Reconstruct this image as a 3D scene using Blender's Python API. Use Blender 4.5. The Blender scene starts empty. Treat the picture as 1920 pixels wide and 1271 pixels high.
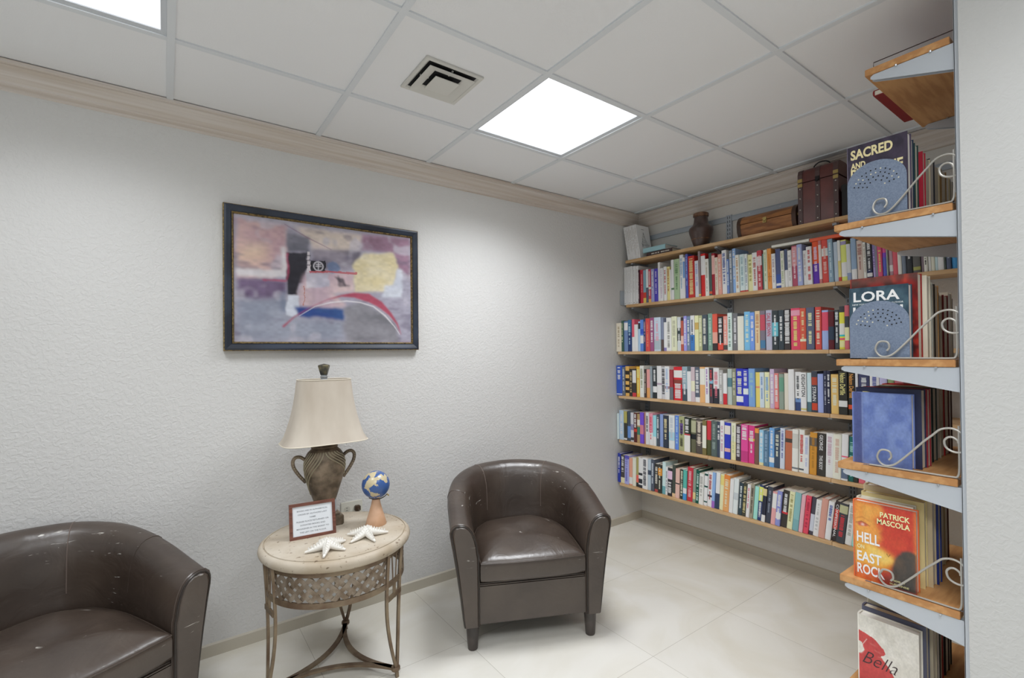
import bpy, bmesh, math, random
import numpy as np
from mathutils import Matrix, Vector
random.seed(7)
SC = bpy.context.scene
COL = SC.collection
PI = math.pi

# ---------------------------------------------------------------- camera
cam_d = bpy.data.cameras.new('camera')
cam = bpy.data.objects.new('camera', cam_d); COL.objects.link(cam)
YAW, PITCH, ROLL = math.radians(53.5792), math.radians(0.5035), math.radians(-0.6067)
fw = Vector((math.cos(PITCH)*math.cos(YAW), math.cos(PITCH)*math.sin(YAW), math.sin(PITCH)))
rt = Vector((math.sin(YAW), -math.cos(YAW), 0)); up = rt.cross(fw)
r2 = rt*math.cos(ROLL)+up*math.sin(ROLL); u2 = up*math.cos(ROLL)-rt*math.sin(ROLL)
cam.matrix_world = Matrix(((r2.x, u2.x, -fw.x, -3.163), (r2.y, u2.y, -fw.y, -2.6157), (r2.z, u2.z, -fw.z, 1.3685), (0, 0, 0, 1)))
cam_d.sensor_fit = 'HORIZONTAL'; cam_d.sensor_width = 36.0
cam_d.lens = 900.597/1920*36.0
cam_d.shift_x = -15.11/1920; cam_d.shift_y = 17.05/1920
cam_d.clip_start = 0.02; cam_d.clip_end = 60
SC.camera = cam

# ---------------------------------------------------------------- world, exposure
world = bpy.data.worlds.new('world'); SC.world = world; world.use_nodes = True
bg = world.node_tree.nodes['Background']
bg.inputs[0].default_value = (0.93, 0.97, 1.0, 1); bg.inputs[1].default_value = 0.38
SC.view_settings.view_transform = 'Standard'; SC.view_settings.look = 'None'
SC.view_settings.gamma = 1; SC.view_settings.use_curve_mapping = False
SC.view_settings.exposure = 0.0
LAMP_SPREAD = 138
LAMP_POWER = (9, 16.5, 22, 6)   # downward light of the same fixtures, watts
PANEL_POWER = (2.0, 2.8, 3, 7)   # left, main, then two unseen fill panels added behind the viewer

# ---------------------------------------------------------------- materials
def lin(h):
    h = h.lstrip('#'); c = [int(h[i:i+2], 16)/255 for i in (0, 2, 4)]
    return tuple((x/12.92 if x <= .04045 else ((x+.055)/1.055)**2.4) for x in c)
MATS = {}
def mat(name, hexc, rough=.5, metal=0, spec=.5, bump=0, bscale=60, mix=None, mscale=6, mlo=.4, mhi=.6, coat=0, stretch=None, emit=0, detail=4):
    if name in MATS: return MATS[name]
    m = bpy.data.materials.new(name); MATS[name] = m; m.use_nodes = True
    nt = m.node_tree; p = nt.nodes['Principled BSDF']
    c = lin(hexc)+(1,)
    p.inputs['Base Color'].default_value = c
    p.inputs['Roughness'].default_value = rough; p.inputs['Metallic'].default_value = metal
    p.inputs['Specular IOR Level'].default_value = spec
    if coat: p.inputs['Coat Weight'].default_value = coat; p.inputs['Coat Roughness'].default_value = .15
    if emit: p.inputs['Emission Color'].default_value = c; p.inputs['Emission Strength'].default_value = emit
    if bump or mix:
        tc = nt.nodes.new('ShaderNodeTexCoord'); mp = nt.nodes.new('ShaderNodeMapping')
        nt.links.new(tc.outputs['Object'], mp.inputs['Vector'])
        if stretch: mp.inputs['Scale'].default_value = stretch
    if mix:
        n = nt.nodes.new('ShaderNodeTexNoise'); n.inputs['Scale'].default_value = mscale; n.inputs['Detail'].default_value = detail
        nt.links.new(mp.outputs[0], n.inputs['Vector'])
        r = nt.nodes.new('ShaderNodeValToRGB'); r.color_ramp.elements[0].position = mlo; r.color_ramp.elements[1].position = mhi
        r.color_ramp.elements[0].color = c; r.color_ramp.elements[1].color = lin(mix)+(1,)
        nt.links.new(n.outputs['Fac'], r.inputs['Fac']); nt.links.new(r.outputs[0], p.inputs['Base Color'])
    if bump:
        n = nt.nodes.new('ShaderNodeTexNoise'); n.inputs['Scale'].default_value = bscale; n.inputs['Detail'].default_value = 3
        nt.links.new(mp.outputs[0], n.inputs['Vector'])
        b = nt.nodes.new('ShaderNodeBump'); b.inputs['Strength'].default_value = bump; b.inputs['Distance'].default_value = .004
        nt.links.new(n.outputs['Fac'], b.inputs['Height']); nt.links.new(b.outputs[0], p.inputs['Normal'])
    return m
def vmat(name, rough=.6, spec=.4):
    if name in MATS: return MATS[name]
    m = bpy.data.materials.new(name); MATS[name] = m; m.use_nodes = True
    nt = m.node_tree; p = nt.nodes['Principled BSDF']; a = nt.nodes.new('ShaderNodeVertexColor'); a.layer_name = 'Col'
    nt.links.new(a.outputs['Color'], p.inputs['Base Color'])
    p.inputs['Roughness'].default_value = rough; p.inputs['Specular IOR Level'].default_value = spec
    return m

# ---------------------------------------------------------------- mesh helpers
class MB:
    def __init__(s): s.v = []; s.f = []; s.m = []
    def add(s, vs, fs, m=0):
        o = len(s.v); s.v += [tuple(x) for x in vs]; s.f += [tuple(i+o for i in f) for f in fs]; s.m += [m]*len(fs); return s
    def box(s, a, b, m=0, M=None):
        x0, y0, z0 = a; x1, y1, z1 = b
        vs = [Vector(p) for p in ((x0,y0,z0),(x1,y0,z0),(x1,y1,z0),(x0,y1,z0),(x0,y0,z1),(x1,y0,z1),(x1,y1,z1),(x0,y1,z1))]
        if M: vs = [M@p for p in vs]
        return s.add(vs, [(0,3,2,1),(4,5,6,7),(0,1,5,4),(1,2,6,5),(2,3,7,6),(3,0,4,7)], m)
    def bbox(s, a, b, r=.003, m=0, M=None):
        bm = bmesh.new(); bmesh.ops.create_cube(bm, size=1)
        for v in bm.verts:
            v.co = Vector([(a[i]+b[i])/2+v.co[i]*(b[i]-a[i]) for i in range(3)])
        bmesh.ops.bevel(bm, geom=bm.edges[:], offset=r, segments=2, affect='EDGES')
        return s.frombm(bm, m, M)
    def frombm(s, bm, m=0, M=None):
        bm.verts.ensure_lookup_table()
        vs = [(M@v.co if M else v.co.copy()) for v in bm.verts]; fs = [[v.index for v in f.verts] for f in bm.faces]
        bm.free(); return s.add(vs, fs, m)
    def tube(s, pts, r, n=8, m=0, closed=False, square=None, caps=True):
        pts = [Vector(p) for p in pts]; N = len(pts); rings = []
        rr = r if isinstance(r, (list, tuple)) else [r]*N
        prev = None
        for i, p in enumerate(pts):
            if closed: t = (pts[(i+1) % N]-pts[i-1])
            else: t = pts[min(i+1, N-1)]-pts[max(i-1, 0)]
            t.normalize()
            if prev is None:
                ref = Vector((0,0,1)) if abs(t.z) < .9 else Vector((0,1,0))
                a = t.cross(ref).normalized()
            else:
                a = (prev-t*prev.dot(t)).normalized()
            prev = a; b = t.cross(a)
            if square:
                hw, hh = square
                rings.append([p+a*x*hw+b*y*hh for x, y in ((1,1),(-1,1),(-1,-1),(1,-1))])
            else:
                rings.append([p+(a*math.cos(2*PI*k/n)+b*math.sin(2*PI*k/n))*rr[i] for k in range(n)])
        k = len(rings[0]); vs = [v for R in rings for v in R]; fs = []
        for i in range(N if closed else N-1):
            j = (i+1) % N
            for q in range(k): fs.append((i*k+q, i*k+(q+1) % k, j*k+(q+1) % k, j*k+q))
        if caps and not closed: fs += [tuple(range(k))[::-1], tuple((N-1)*k+q for q in range(k))]
        return s.add(vs, fs, m)
    def lathe(s, prof, n=32, c=(0,0,0), sx=1, sy=1, m=0, cap=True):
        vs = []; fs = []
        for r, z in prof:
            for k in range(n):
                a = 2*PI*k/n; vs.append((c[0]+r*math.cos(a)*sx, c[1]+r*math.sin(a)*sy, c[2]+z))
        for i in range(len(prof)-1):
            for k in range(n): fs.append((i*n+k, i*n+(k+1) % n, (i+1)*n+(k+1) % n, (i+1)*n+k))
        if cap: fs += [tuple(range(n))[::-1], tuple((len(prof)-1)*n+k for k in range(n))]
        return s.add(vs, fs, m)
    def prism(s, poly, z0, z1, m=0, axis='z', M=None):
        n = len(poly)
        def P(p, z): return {'z': (p[0], p[1], z), 'x': (z, p[0], p[1]), 'y': (p[0], z, p[1])}[axis]
        vs = [Vector(P(p, z0)) for p in poly]+[Vector(P(p, z1)) for p in poly]
        if M: vs = [M@v for v in vs]
        return s.add(vs, [tuple(range(n))[::-1], tuple(range(n, 2*n))]+[(i, (i+1) % n, n+(i+1) % n, n+i) for i in range(n)], m)
    def sphere(s, c, r, n=12, m=0, sc=(1,1,1)):
        prof = [(math.sin(PI*i/n)*r, -math.cos(PI*i/n)*r*sc[2]) for i in range(n+1)]
        prof[0] = (1e-5, prof[0][1]); prof[-1] = (1e-5, prof[-1][1])
        return s.lathe(prof, 2*n, c, sc[0], sc[1], m)
    def build(s, name, mats, parent=None, smooth=False, loc=None, angle=40):
        me = bpy.data.meshes.new(name); me.from_pydata(s.v, [], s.f)
        if not isinstance(mats, (list, tuple)): mats = [mats]
        for m in mats: me.materials.append(m)
        me.polygons.foreach_set('material_index', s.m)
        bm = bmesh.new(); bm.from_mesh(me); bmesh.ops.recalc_face_normals(bm, faces=bm.faces)
        if smooth:
            ca = math.radians(angle)
            for f in bm.faces: f.smooth = True
            for e in bm.edges:
                if len(e.link_faces) == 2 and e.calc_face_angle(0) > ca: e.smooth = False
        bm.to_mesh(me); bm.free()
        o = bpy.data.objects.new(name, me); COL.objects.link(o)
        if parent: o.parent = parent
        if loc: o.location = loc
        return o
def tag(o, label, cat, group=None):
    o['label'] = label; o['category'] = cat
    if group: o['group'] = group
    return o
def thing(name, label, cat, loc=(0,0,0), rot=(0,0,0), group=None):
    o = bpy.data.objects.new(name, None); COL.objects.link(o); o.empty_display_size = .05
    o.location = loc; o.rotation_euler = rot
    return tag(o, label, cat, group)
def struct(name, mb, m, **k):
    o = mb.build(name, m, **k); o['kind'] = 'structure'; return o
_txt = {}
def text_geo(t, shear=0, off=.012):
    """letters as flat faces in a unit box 0..1 x 0..1"""
    key = (t, shear, off)
    if key in _txt: return _txt[key]
    cu = bpy.data.curves.new('t', 'FONT'); cu.body = t; cu.resolution_u = 3; cu.offset = off; cu.shear = shear
    o = bpy.data.objects.new('t', cu); COL.objects.link(o); bpy.context.view_layer.update()
    me = bpy.data.meshes.new_from_object(o.evaluated_get(bpy.context.evaluated_depsgraph_get()))
    vs = [v.co.copy() for v in me.vertices]; fs = [tuple(p.vertices) for p in me.polygons]
    bpy.data.objects.remove(o); bpy.data.curves.remove(cu); bpy.data.meshes.remove(me)
    x0 = min(v.x for v in vs); x1 = max(v.x for v in vs); y0 = min(v.y for v in vs); y1 = max(v.y for v in vs)
    r = ([((v.x-x0)/(x1-x0), (v.y-y0)/(y1-y0)) for v in vs], fs, (x1-x0)/(y1-y0)); _txt[key] = r
    return r

# ---------------------------------------------------------------- painted surfaces (flat art: picture, book covers)
def paint(W, H, base, ops, seed=1, warp=.012):
    rs = np.random.RandomState(seed)
    yy, xx = np.mgrid[0:H, 0:W]; u = (xx+.5)/W; v = (yy+.5)/H
    def noise(k, kx=None):
        kx = kx or k; g = rs.rand(k+2, kx+2); a = v*k; b = u*kx; i = a.astype(int); j = b.astype(int); fa = a-i; fb = b-j
        fa = fa*fa*(3-2*fa); fb = fb*fb*(3-2*fb)
        return (g[i, j]*(1-fa)+g[i+1, j]*fa)*(1-fb)+(g[i, j+1]*(1-fa)+g[i+1, j+1]*fa)*fb-.5
    img = np.ones((H, W, 3))*np.array(lin(base))
    def blur(a, n):
        for _ in range(2):
            for ax in (0, 1):
                a = sum(np.roll(a, k, ax) for k in range(-n, n+1))/(2*n+1) if n > 0 else a
        return a
    for op in ops:
        kind, geo, col, soft, alpha = op
        wu = u+warp*(noise(14)+.6*noise(40)); wv = v+warp*(noise(14)+.6*noise(40))
        if kind == 'poly':
            mk = np.zeros((H, W), bool); n = len(geo)
            for i in range(n):
                x0, y0 = geo[i]; x1, y1 = geo[(i+1) % n]
                if y0 == y1: continue
                c = ((y0 > wv) != (y1 > wv)) & (wu < (x1-x0)*(wv-y0)/(y1-y0)+x0); mk ^= c
            mk = mk.astype(float)
        elif kind == 'circ':
            cx, cy, r0, r1, asp = geo; d = np.hypot(wu-cx, (wv-cy)*asp); mk = ((d < r1) & (d >= r0)).astype(float)
        elif kind == 'noise':
            k, kx, th = geo; mk = np.clip((noise(k, kx)+noise(k*2, kx*2)*.5-th)*6, 0, 1)
        else:
            ws, pts = geo[0], geo[1]; mk = np.zeros((H, W))
            for i in range(len(pts)-1):
                x0, y0 = pts[i]; x1, y1 = pts[i+1]; dx, dy = x1-x0, y1-y0
                t = np.clip(((u-x0)*dx+(v-y0)*dy)/(dx*dx+dy*dy), 0, 1)
                d = np.hypot(u-x0-t*dx, (v-y0-t*dy)*H/W); w = ws[i]*(1-t)+ws[i+1]*t
                mk = np.maximum(mk, np.clip((w-d)*W/2+.5, 0, 1))
        if soft: mk = blur(mk, soft)
        if len(col) > 6: c0, c1 = col.split('/'); q = np.clip(.5+noise(9)*1.6+noise(30)*.5, 0, 1)[..., None]; c = np.array(lin(c0))*(1-q)+np.array(lin(c1))*q
        else: c = np.array(lin(col))
        a = (mk*alpha)[..., None]; img = img*(1-a)+c*a
    img = img*(1+.16*noise(50)[..., None]+.10*noise(12)[..., None])
    return np.clip(img, 0, 1)
def painted(name, img, origin, ex, ez, parent, m):
    """a real flat surface: grid of faces, one colour each; rows run down from the top"""
    H, W, _ = img.shape; o = Vector(origin); ex = Vector(ex); ez = Vector(ez)
    vs = [o+ex*(i/W)+ez*(1-j/H) for j in range(H+1) for i in range(W+1)]
    fs = [(j*(W+1)+i, (j+1)*(W+1)+i, (j+1)*(W+1)+i+1, j*(W+1)+i+1) for j in range(H) for i in range(W)]
    me = bpy.data.meshes.new(name); me.from_pydata(vs, [], fs); me.materials.append(m)
    ca = me.color_attributes.new('Col', 'FLOAT_COLOR', 'CORNER')
    c = np.ones((H*W, 4, 4)); c[:, :, :3] = img.reshape(-1, 1, 3); ca.data.foreach_set('color', c.astype(np.float32).ravel())
    ob = bpy.data.objects.new(name, me); COL.objects.link(ob); ob.parent = parent
    return ob

# ---- measured data
PP={'pink': [(0.013, 0.022), (0.26, 0.034), (0.259, 0.412), (0.182, 0.487), (0.012, 0.508)] ,'peach': [(0.018, 0.238), (0.163, 0.211), (0.163, 0.361), (0.018, 0.383)] ,'white': [(0.012, 0.426), (0.228, 0.416), (0.229, 0.221), (0.256, 0.216), (0.255, 0.468), (0.012, 0.493)] ,'redline': [(0.13, 0.494), (0.255, 0.489), (0.259, 0.27), (0.269, 0.268), (0.263, 0.505), (0.136, 0.504)] ,'purpleband': [(0.012, 0.498), (0.255, 0.5), (0.258, 0.631), (0.011, 0.653)] ,'dark': [(0.263, 0.258), (0.367, 0.24), (0.359, 0.499), (0.324, 0.514), (0.309, 0.61), (0.26, 0.615)] ,'graytop': [(0.26, 0.094), (0.382, 0.114), (0.381, 0.305), (0.367, 0.308), (0.367, 0.24), (0.263, 0.258)] ,'cream': [(0.284, 0.034), (0.68, 0.031), (0.663, 0.178), (0.576, 0.216), (0.396, 0.213), (0.382, 0.148)] ,'purpleR': [(0.68, 0.019), (0.996, 0.011), (0.994, 0.362), (0.908, 0.348), (0.882, 0.164), (0.671, 0.164)] ,'grayM': [(0.396, 0.213), (0.671, 0.176), (0.679, 0.235), (0.622, 0.339), (0.395, 0.405)] ,'yellow': [(0.687, 0.197), (0.891, 0.169), (0.908, 0.298), (0.889, 0.463), (0.819, 0.532), (0.637, 0.55), (0.638, 0.372), (0.622, 0.315)] ,'whiteR': [(0.828, 0.482), (0.88, 0.464), (0.908, 0.31), (0.944, 0.318), (0.938, 0.584), (0.81, 0.576)] ,'pinkM': [(0.352, 0.422), (0.63, 0.385), (0.629, 0.551), (0.512, 0.586), (0.589, 0.684), (0.489, 0.726), (0.351, 0.712), (0.309, 0.693), (0.324, 0.537)] ,'whiteM': [(0.359, 0.421), (0.491, 0.415), (0.49, 0.519), (0.359, 0.555)] ,'dots': [(0.513, 0.412), (0.614, 0.399), (0.613, 0.505), (0.513, 0.516)] ,'whiteL': [(0.258, 0.615), (0.313, 0.61), (0.319, 0.759), (0.295, 0.799), (0.254, 0.784)] ,'blue': [(0.295, 0.705), (0.573, 0.709), (0.577, 0.802), (0.322, 0.786)] ,'grayR': [(0.573, 0.709), (0.653, 0.62), (0.835, 0.753), (0.905, 0.849), (0.922, 0.987), (0.587, 0.989), (0.572, 0.896)] ,'square': [(0.387, 0.305), (0.469, 0.297), (0.465, 0.395), (0.384, 0.406)] ,'stripe': [(0.365, 0.23), (0.381, 0.227), (0.382, 0.407), (0.364, 0.409)] ,'redh': [(0.381, 0.398), (0.654, 0.379), (0.654, 0.394), (0.381, 0.411)] ,'redv': [(0.35, 0.523), (0.356, 0.522), (0.352, 0.69), (0.347, 0.69)] ,'steel': [(0.228, 0.59), (0.258, 0.587), (0.257, 0.762), (0.22, 0.743)] ,'lower': [(0.011, 0.653), (0.254, 0.632), (0.254, 0.806), (0.573, 0.814), (0.572, 0.989), (0.01, 0.994)] ,}
ARC=[(0.24, 0.872), (0.295, 0.793), (0.379, 0.71), (0.475, 0.635), (0.558, 0.593), (0.637, 0.58), (0.718, 0.596), (0.793, 0.651), (0.861, 0.739), (0.905, 0.824), (0.931, 0.924)]
ARCIN=[(0.323, 0.781), (0.408, 0.697), (0.497, 0.656), (0.589, 0.637), (0.669, 0.643), (0.751, 0.673), (0.827, 0.753), (0.887, 0.85), (0.922, 0.924)]
SCROLL=[(-2.0984, 0.0222), (-2.1046, 0.0324), (-2.1012, 0.0472), (-2.089, 0.0518), (-2.0765, 0.0477), (-2.0692, 0.0299), (-2.0735, 0.0149), (-2.0858, 0.0046), (-2.103, 0.0061), (-2.12, 0.0177), (-2.1486, 0.0491), (-2.1808, 0.0877), (-2.2032, 0.1116), (-2.2206, 0.1298), (-2.2417, 0.1365), (-2.2601, 0.1311), (-2.2739, 0.1154), (-2.2786, 0.0966), (-2.2734, 0.0782), (-2.2612, 0.0707), (-2.2449, 0.0726), (-2.2326, 0.0826), (-2.2297, 0.0991), (-2.2371, 0.1096), (-2.2475, 0.1117), (-2.2577, 0.1044), (-2.2596, 0.0962)]
BOOKS=[
[(-0.008,0.006,0.302,'eceae6','white paired','v',-0),
(-0.014,0.0166,0.303,'eae8e4','white plain','v',-0),
(-0.0306,0.0231,0.302,'eceae6','white set','v',-0.001),
(-0.0537,0.0229,0.302,'e8e6e2','white ribbed','v',-0.001),
(-0.0766,0.0227,0.301,'eceae6','white slim','v',-0.002),
(-0.0993,0.0256,0.3,'eae8e4','white matching','v',-0.002),
(-0.1249,0.0316,0.297,'ecebe8','white end','v',-0.003),
(-0.1565,0.0125,0.262,'4a2a33','dark maroon','m=e0c0c0',-0.003),
(-0.1691,0.0341,0.259,'c23040','bright red','m=e89090',-0.003),
(-0.2032,0.0276,0.252,'7fa6b5','grey-blue banded','b=c8402f,.15,.32 b=e8c060,0,.15',-0.004),
(-0.2307,0.0212,0.256,'dcdde2','white-topped','b=5a5f70,0,.45',-0.005),
(-0.2519,0.024,0.252,'c84a5e','rose red','b=e8e0d0,.4,.46 b=e0b060,0,.1 m=f0d0d0',-0.005),
(-0.2759,0.0296,0.251,'9a9cc8','lavender','m=e8e8f4',-0.005),
(-0.3056,0.0351,0.249,'4a3fb0','violet blue','m=c8c0f0',-0.006),
(-0.3406,0.0202,0.292,'eae9e2','tall white','',-0.007),
(-0.3608,0.0314,0.243,'dedee2','pale white','m=c8b8c8',-0.007),
(-0.3922,0.0281,0.251,'e8e6e0','cream white','m=b05050',-0.008),
(-0.4204,0.025,0.247,'e0d490','pale yellow','m=b06a4a',-0.008),
(-0.4454,0.011,0.223,'e4e4dc','thin white','',-0.008),
(-0.4564,0.0246,0.292,'e6e6e0','tall ivory','b=5f7f60,.25,.3',-0.009),
(-0.481,0.0484,0.291,'a9c09c','sage green','m=5f8a5a',-0.009),
(-0.5294,0.0317,0.316,'e4e8ea','chalk white','m=8fb0c8',-0.01),
(-0.5611,0.0157,0.292,'dfe8f0','icy white','b=6f9ad0,.5,.9',-0.011),
(-0.5768,0.0207,0.314,'5058b0','cobalt blue','m=a0b0e0',-0.011),
(-0.5975,0.0534,0.294,'c4332e','wide red','x=e0cc90,.06,.94,.55,||',-0.012),
(-0.6509,0.0324,0.254,'d4d6e6','lilac white','m=a0a8d0',-0.013),
(-0.6832,0.0172,0.316,'8f7f82','taupe','b=e0c060,.02,.06',-0.013),
(-0.7005,0.034,0.294,'cc2a28','scarlet','b=f0e6e0,.5,.95',-0.013),
(-0.7345,0.0287,0.252,'e6e2d8','ivory','m=b0a898',-0.014),
(-0.7632,0.0213,0.288,'4a5a55','dark green','b=d06040,.04,.1',-0.015),
(-0.7845,0.0234,0.282,'9c2030','crimson','b=e8b0a8,.5,.95',-0.015),
(-0.8079,0.0231,0.251,'ddd0c0','beige','m=b09a80',-0.015),
(-0.831,0.0251,0.268,'e4a090','salmon pink','m=f4d0c8',-0.016),
(-0.8561,0.0337,0.29,'e4e8f2','tall speckled white','m=5060a0',-0.016),
(-0.8898,0.0178,0.227,'6c86c0','mid blue','m=d0dcf4',-0.017),
(-0.9076,0.022,0.28,'7d8694','tall slate','m=d8dce4',-0.017),
(-0.9296,0.0224,0.289,'8cb0e8','sky blue','m=e0ecff',-0.018),
(-0.952,0.0279,0.243,'e0e2d6','cream','m=c09a70',-0.018),
(-0.9798,0.0338,0.242,'cfe2e6','pale aqua','b=c04a40,0,.04 m=8fb0b8',-0.019),
(-1.0136,0.0187,0.24,'d8dfe6','frost white','b=c04a40,0,.04 m=8090a8',-0.019),
(-1.0323,0.0308,0.231,'dfdca8','pale lime','m=a09a50',-0.02),
(-1.0631,0.0323,0.238,'e8e4e8','white flecked','m=b05a50',-0.02),
(-1.0955,0.0298,0.246,'bb4450','raspberry','b=e8dce0,.62,.85 m=f0c0c0',-0.021),
(-1.1252,0.0079,0.223,'5f8a80','thin green','',-0.021),
(-1.1331,0.0234,0.244,'d6dcc4','pale sage','m=a0b080',-0.021),
(-1.1565,0.025,0.248,'ee9448','orange','b=7a4a20,.3,.31 m=c06a20',-0.022),
(-1.1815,0.0247,0.212,'e6e2e2','off-white','m=b0a0a8',-0.022),
(-1.2062,0.0299,0.236,'4c5680','navy','b=3a55a0,0,.35 b=e8e8f0,.06,.12',-0.023),
(-1.2361,0.0221,0.22,'dadace','stone cream','m=a8b890',-0.023),
(-1.2582,0.0182,0.226,'e4e4e6','half navy','b=4a5575,.45,1',-0.024),
(-1.2764,0.0234,0.215,'dcdcda','light grey','m=b8b8b8',-0.024),
(-1.2998,0.0301,0.238,'b05068','mauve red','b=d89aa0,.5,.97 m=f0c8d0',-0.025),
(-1.3299,0.0296,0.24,'a4b0da','periwinkle','m=e0e4fa',-0.025),
(-1.3595,0.0206,0.201,'dededc','pearl white','m=c0b0b0',-0.026),
(-1.3801,0.0305,0.218,'e4e2e2','bone white','m=c04040',-0.026),
(-1.4106,0.0332,0.241,'e05428','orange and purple','b=5a28a8,0,.48 m=e8c8f0',-0.027),
(-1.4438,0.0164,0.242,'c87a78','dusty red','b=e8d0cc,.1,.9',-0.027),
(-1.4602,0.0322,0.242,'d04a42','tomato red','b=f4e0dc,.62,.8 m=f0b0a8',-0.028),
(-1.4924,0.0254,0.24,'8aa5b8','steel blue','m=c8d8e4',-0.028),
(-1.5178,0.0219,0.22,'b8c6d4','grey blue','',-0.029),
(-1.5396,0.0154,0.225,'dccc80','mustard','b=c84a3a,0,.1 b=e8e4dc,.5,1',-0.029),
(-1.5551,0.0274,0.223,'d8e078','lime yellow','b=f0f0e4,.1,.45 b=9a90b8,.88,.97',-0.029),
(-1.5825,0.0208,0.196,'ccd0d2','dove grey','b=8a98b8,0,.2',-0.03),
(-1.6033,0.0261,0.224,'8fa8c4','blue marbled','b=e0e0e0,0,.25',-0.03),
(-1.6295,0.0292,0.207,'d0bfb4','pinkish beige','m=a06a60',-0.03),
(-1.6587,0.0144,0.192,'e6e2d8','eggshell','m=b8b0a0',-0.03),
(-1.6731,0.0253,0.18,'2f3558','midnight blue','b=3a3c40,.2,.9 b=d8d8d8,.03,.12 m=f0f0f0',-0.03),
(-1.6984,0.0125,0.166,'b4a4d4','lilac','m=7060a0',-0.03),
(-1.7109,0.0109,0.162,'8a8a96','mid grey','',-0.03),
(-1.7218,0.0215,0.151,'d45478','hot pink','m=e8d070',-0.03),
(-1.7432,0.0167,0.139,'8048c0','purple','b=d0508a,.5,1 b=5a60c0,0,.4',-0.03),
(-1.7599,0.0075,0.129,'9aa596','moss grey','',-0.03),
(-1.7674,0.0179,0.12,'b89aa6','dusty mauve','b=f0e0e0,.1,.25',-0.03),
(-1.7853,0.0206,0.108,'d85f6c','coral pink','b=d8dce8,.82,1',-0.03),
(-1.8059,0.0174,0.108,'e4ded6','plaster white','',-0.03),
(-1.8234,0.0172,0.105,'75808f','blue grey','',-0.03),
(-1.8406,0.0255,0.087,'2f3238','black lettered','m=d8d8d8',-0.03),
(-1.8661,0.0306,0.082,'5f5e5b','charcoal','b=a0a05a,.05,.12',-0.03),
(-1.8967,0.0123,0.079,'8a7a84','plum grey','',-0.03),
(-1.909,0.0149,0.076,'e4e0d4','antique white','m=403c38',-0.03),
(-1.9239,0.0121,0.074,'eae6dc','blank white','',-0.03),
(-1.936,0.0146,0.072,'e2ddcc','parchment','',-0.03),
(-1.9507,0.0106,0.07,'c4dae2','baby blue','',-0.03),
(-1.9612,0.0235,0.067,'e0e2de','wide chalky','m=c8c8c0',-0.03),
(-1.9847,0.0077,0.064,'4a5550','blackish green','',-0.03),
(-1.9924,0.0179,0.062,'566078','slate blue','m=b0b8c8',-0.03),
(-2.0103,0.0202,0.059,'4a9cd8','azure','',-0.03),
(-2.0305,0.0223,0.056,'24303c','black and white','b=e0e0e0,.2,.5 b=c84a3a,0,.14',-0.03)],
[(-0.0093,0.0562,0.224,'dfd6c4','buff','m=b0a080',0),
(-0.0656,0.0228,0.241,'3a5a4e','forest green','m=c8d0a0',0),
(-0.0883,0.0417,0.234,'6f88b4','denim blue','b=e4e8ee,.7,.95',0),
(-0.13,0.0347,0.242,'3c6f98','teal blue','b=263c70,0,.6 m=b0d0e8',0),
(-0.1648,0.028,0.245,'ea6276','pink and white','b=eae4e0,0,.45',0),
(-0.1928,0.0338,0.204,'e4e2de','low white','',0),
(-0.2265,0.0212,0.225,'a8c4de','powder blue','b=303840,.75,.95',0),
(-0.2478,0.03,0.237,'5c86d4','medium blue','b=e0e8f8,.25,.5 b=3a58c0,.55,.7',0),
(-0.2778,0.0208,0.241,'36446c','thin navy','m=c8a0a0',0),
(-0.2985,0.0409,0.243,'d04c4c','coral red','m=e88a70',0),
(-0.3394,0.0373,0.246,'9c5580','magenta plum','m=f0e4e8',0),
(-0.3768,0.059,0.245,'c0d0ec','wide pale blue','b=a8b8c0,.05,.35 m=e4a8b8',0),
(-0.4358,0.0221,0.238,'8088a0','misty slate','b=5a4a48,0,.35',0),
(-0.4578,0.0273,0.206,'e8e6ea','short white','b=8a80b8,0,.12',0),
(-0.4851,0.0429,0.236,'e2e2da','alabaster','m=8a8a84',0),
(-0.528,0.0446,0.242,'dce0c0','lime edged','m=b8b8a0',0),
(-0.5726,0.0309,0.235,'c8ced2','silver white','b=3a4448,.3,.68 m=ffffff',0),
(-0.6035,0.0229,0.231,'b25a4c','russet','b=e0b8a8,.2,.45 b=3a3034,.9,1',0),
(-0.6264,0.0252,0.239,'9a98dc','soft violet','m=e8e8ff',0),
(-0.6516,0.0273,0.235,'7084a0','storm blue','m=f0f0f4',0),
(-0.6789,0.0318,0.239,'e8e8ec','white over blue','b=3f78bc,0,.45 m=3a4a60',0),
(-0.7107,0.0289,0.237,'e6dfb0','butter yellow','b=c8a860,.6,.8',0),
(-0.7396,0.0285,0.235,'b4b88c','khaki','m=e0e0c0',0),
(-0.7681,0.0397,0.237,'48525c','dark slate','m=d8d8cc',0),
(-0.8078,0.0344,0.243,'7a9c8e','sea green','m=b8d0c4',0),
(-0.8422,0.036,0.238,'d85848','red and black','b=3a3032,0,.2 b=e8a090,.2,.5',0),
(-0.8782,0.0375,0.217,'2c2c2e','black titled','b=d85040,.02,.22 m=f0f0ec',0),
(-0.9158,0.0304,0.219,'ea9488','salmon','b=4a4a48,.02,.16 m=f0d0c8',0),
(-0.9461,0.032,0.237,'d0e8da','mint','m=6a8a7a',0),
(-0.9781,0.0342,0.232,'707074','grey patterned','m=d8d8dc',0),
(-1.0123,0.0411,0.212,'e2ded0','linen','',0),
(-1.0534,0.0382,0.237,'78b8e0','light blue','m=d8e8c8',0),
(-1.0916,0.0296,0.23,'7096e4','cornflower','m=e4ecff',0),
(-1.1212,0.033,0.236,'f2c8a0','peach','m=c08a60',0),
(-1.1542,0.0324,0.235,'7c7480','grey and red','b=c05060,.5,.9 b=4a7aa0,.05,.25',0),
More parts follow.
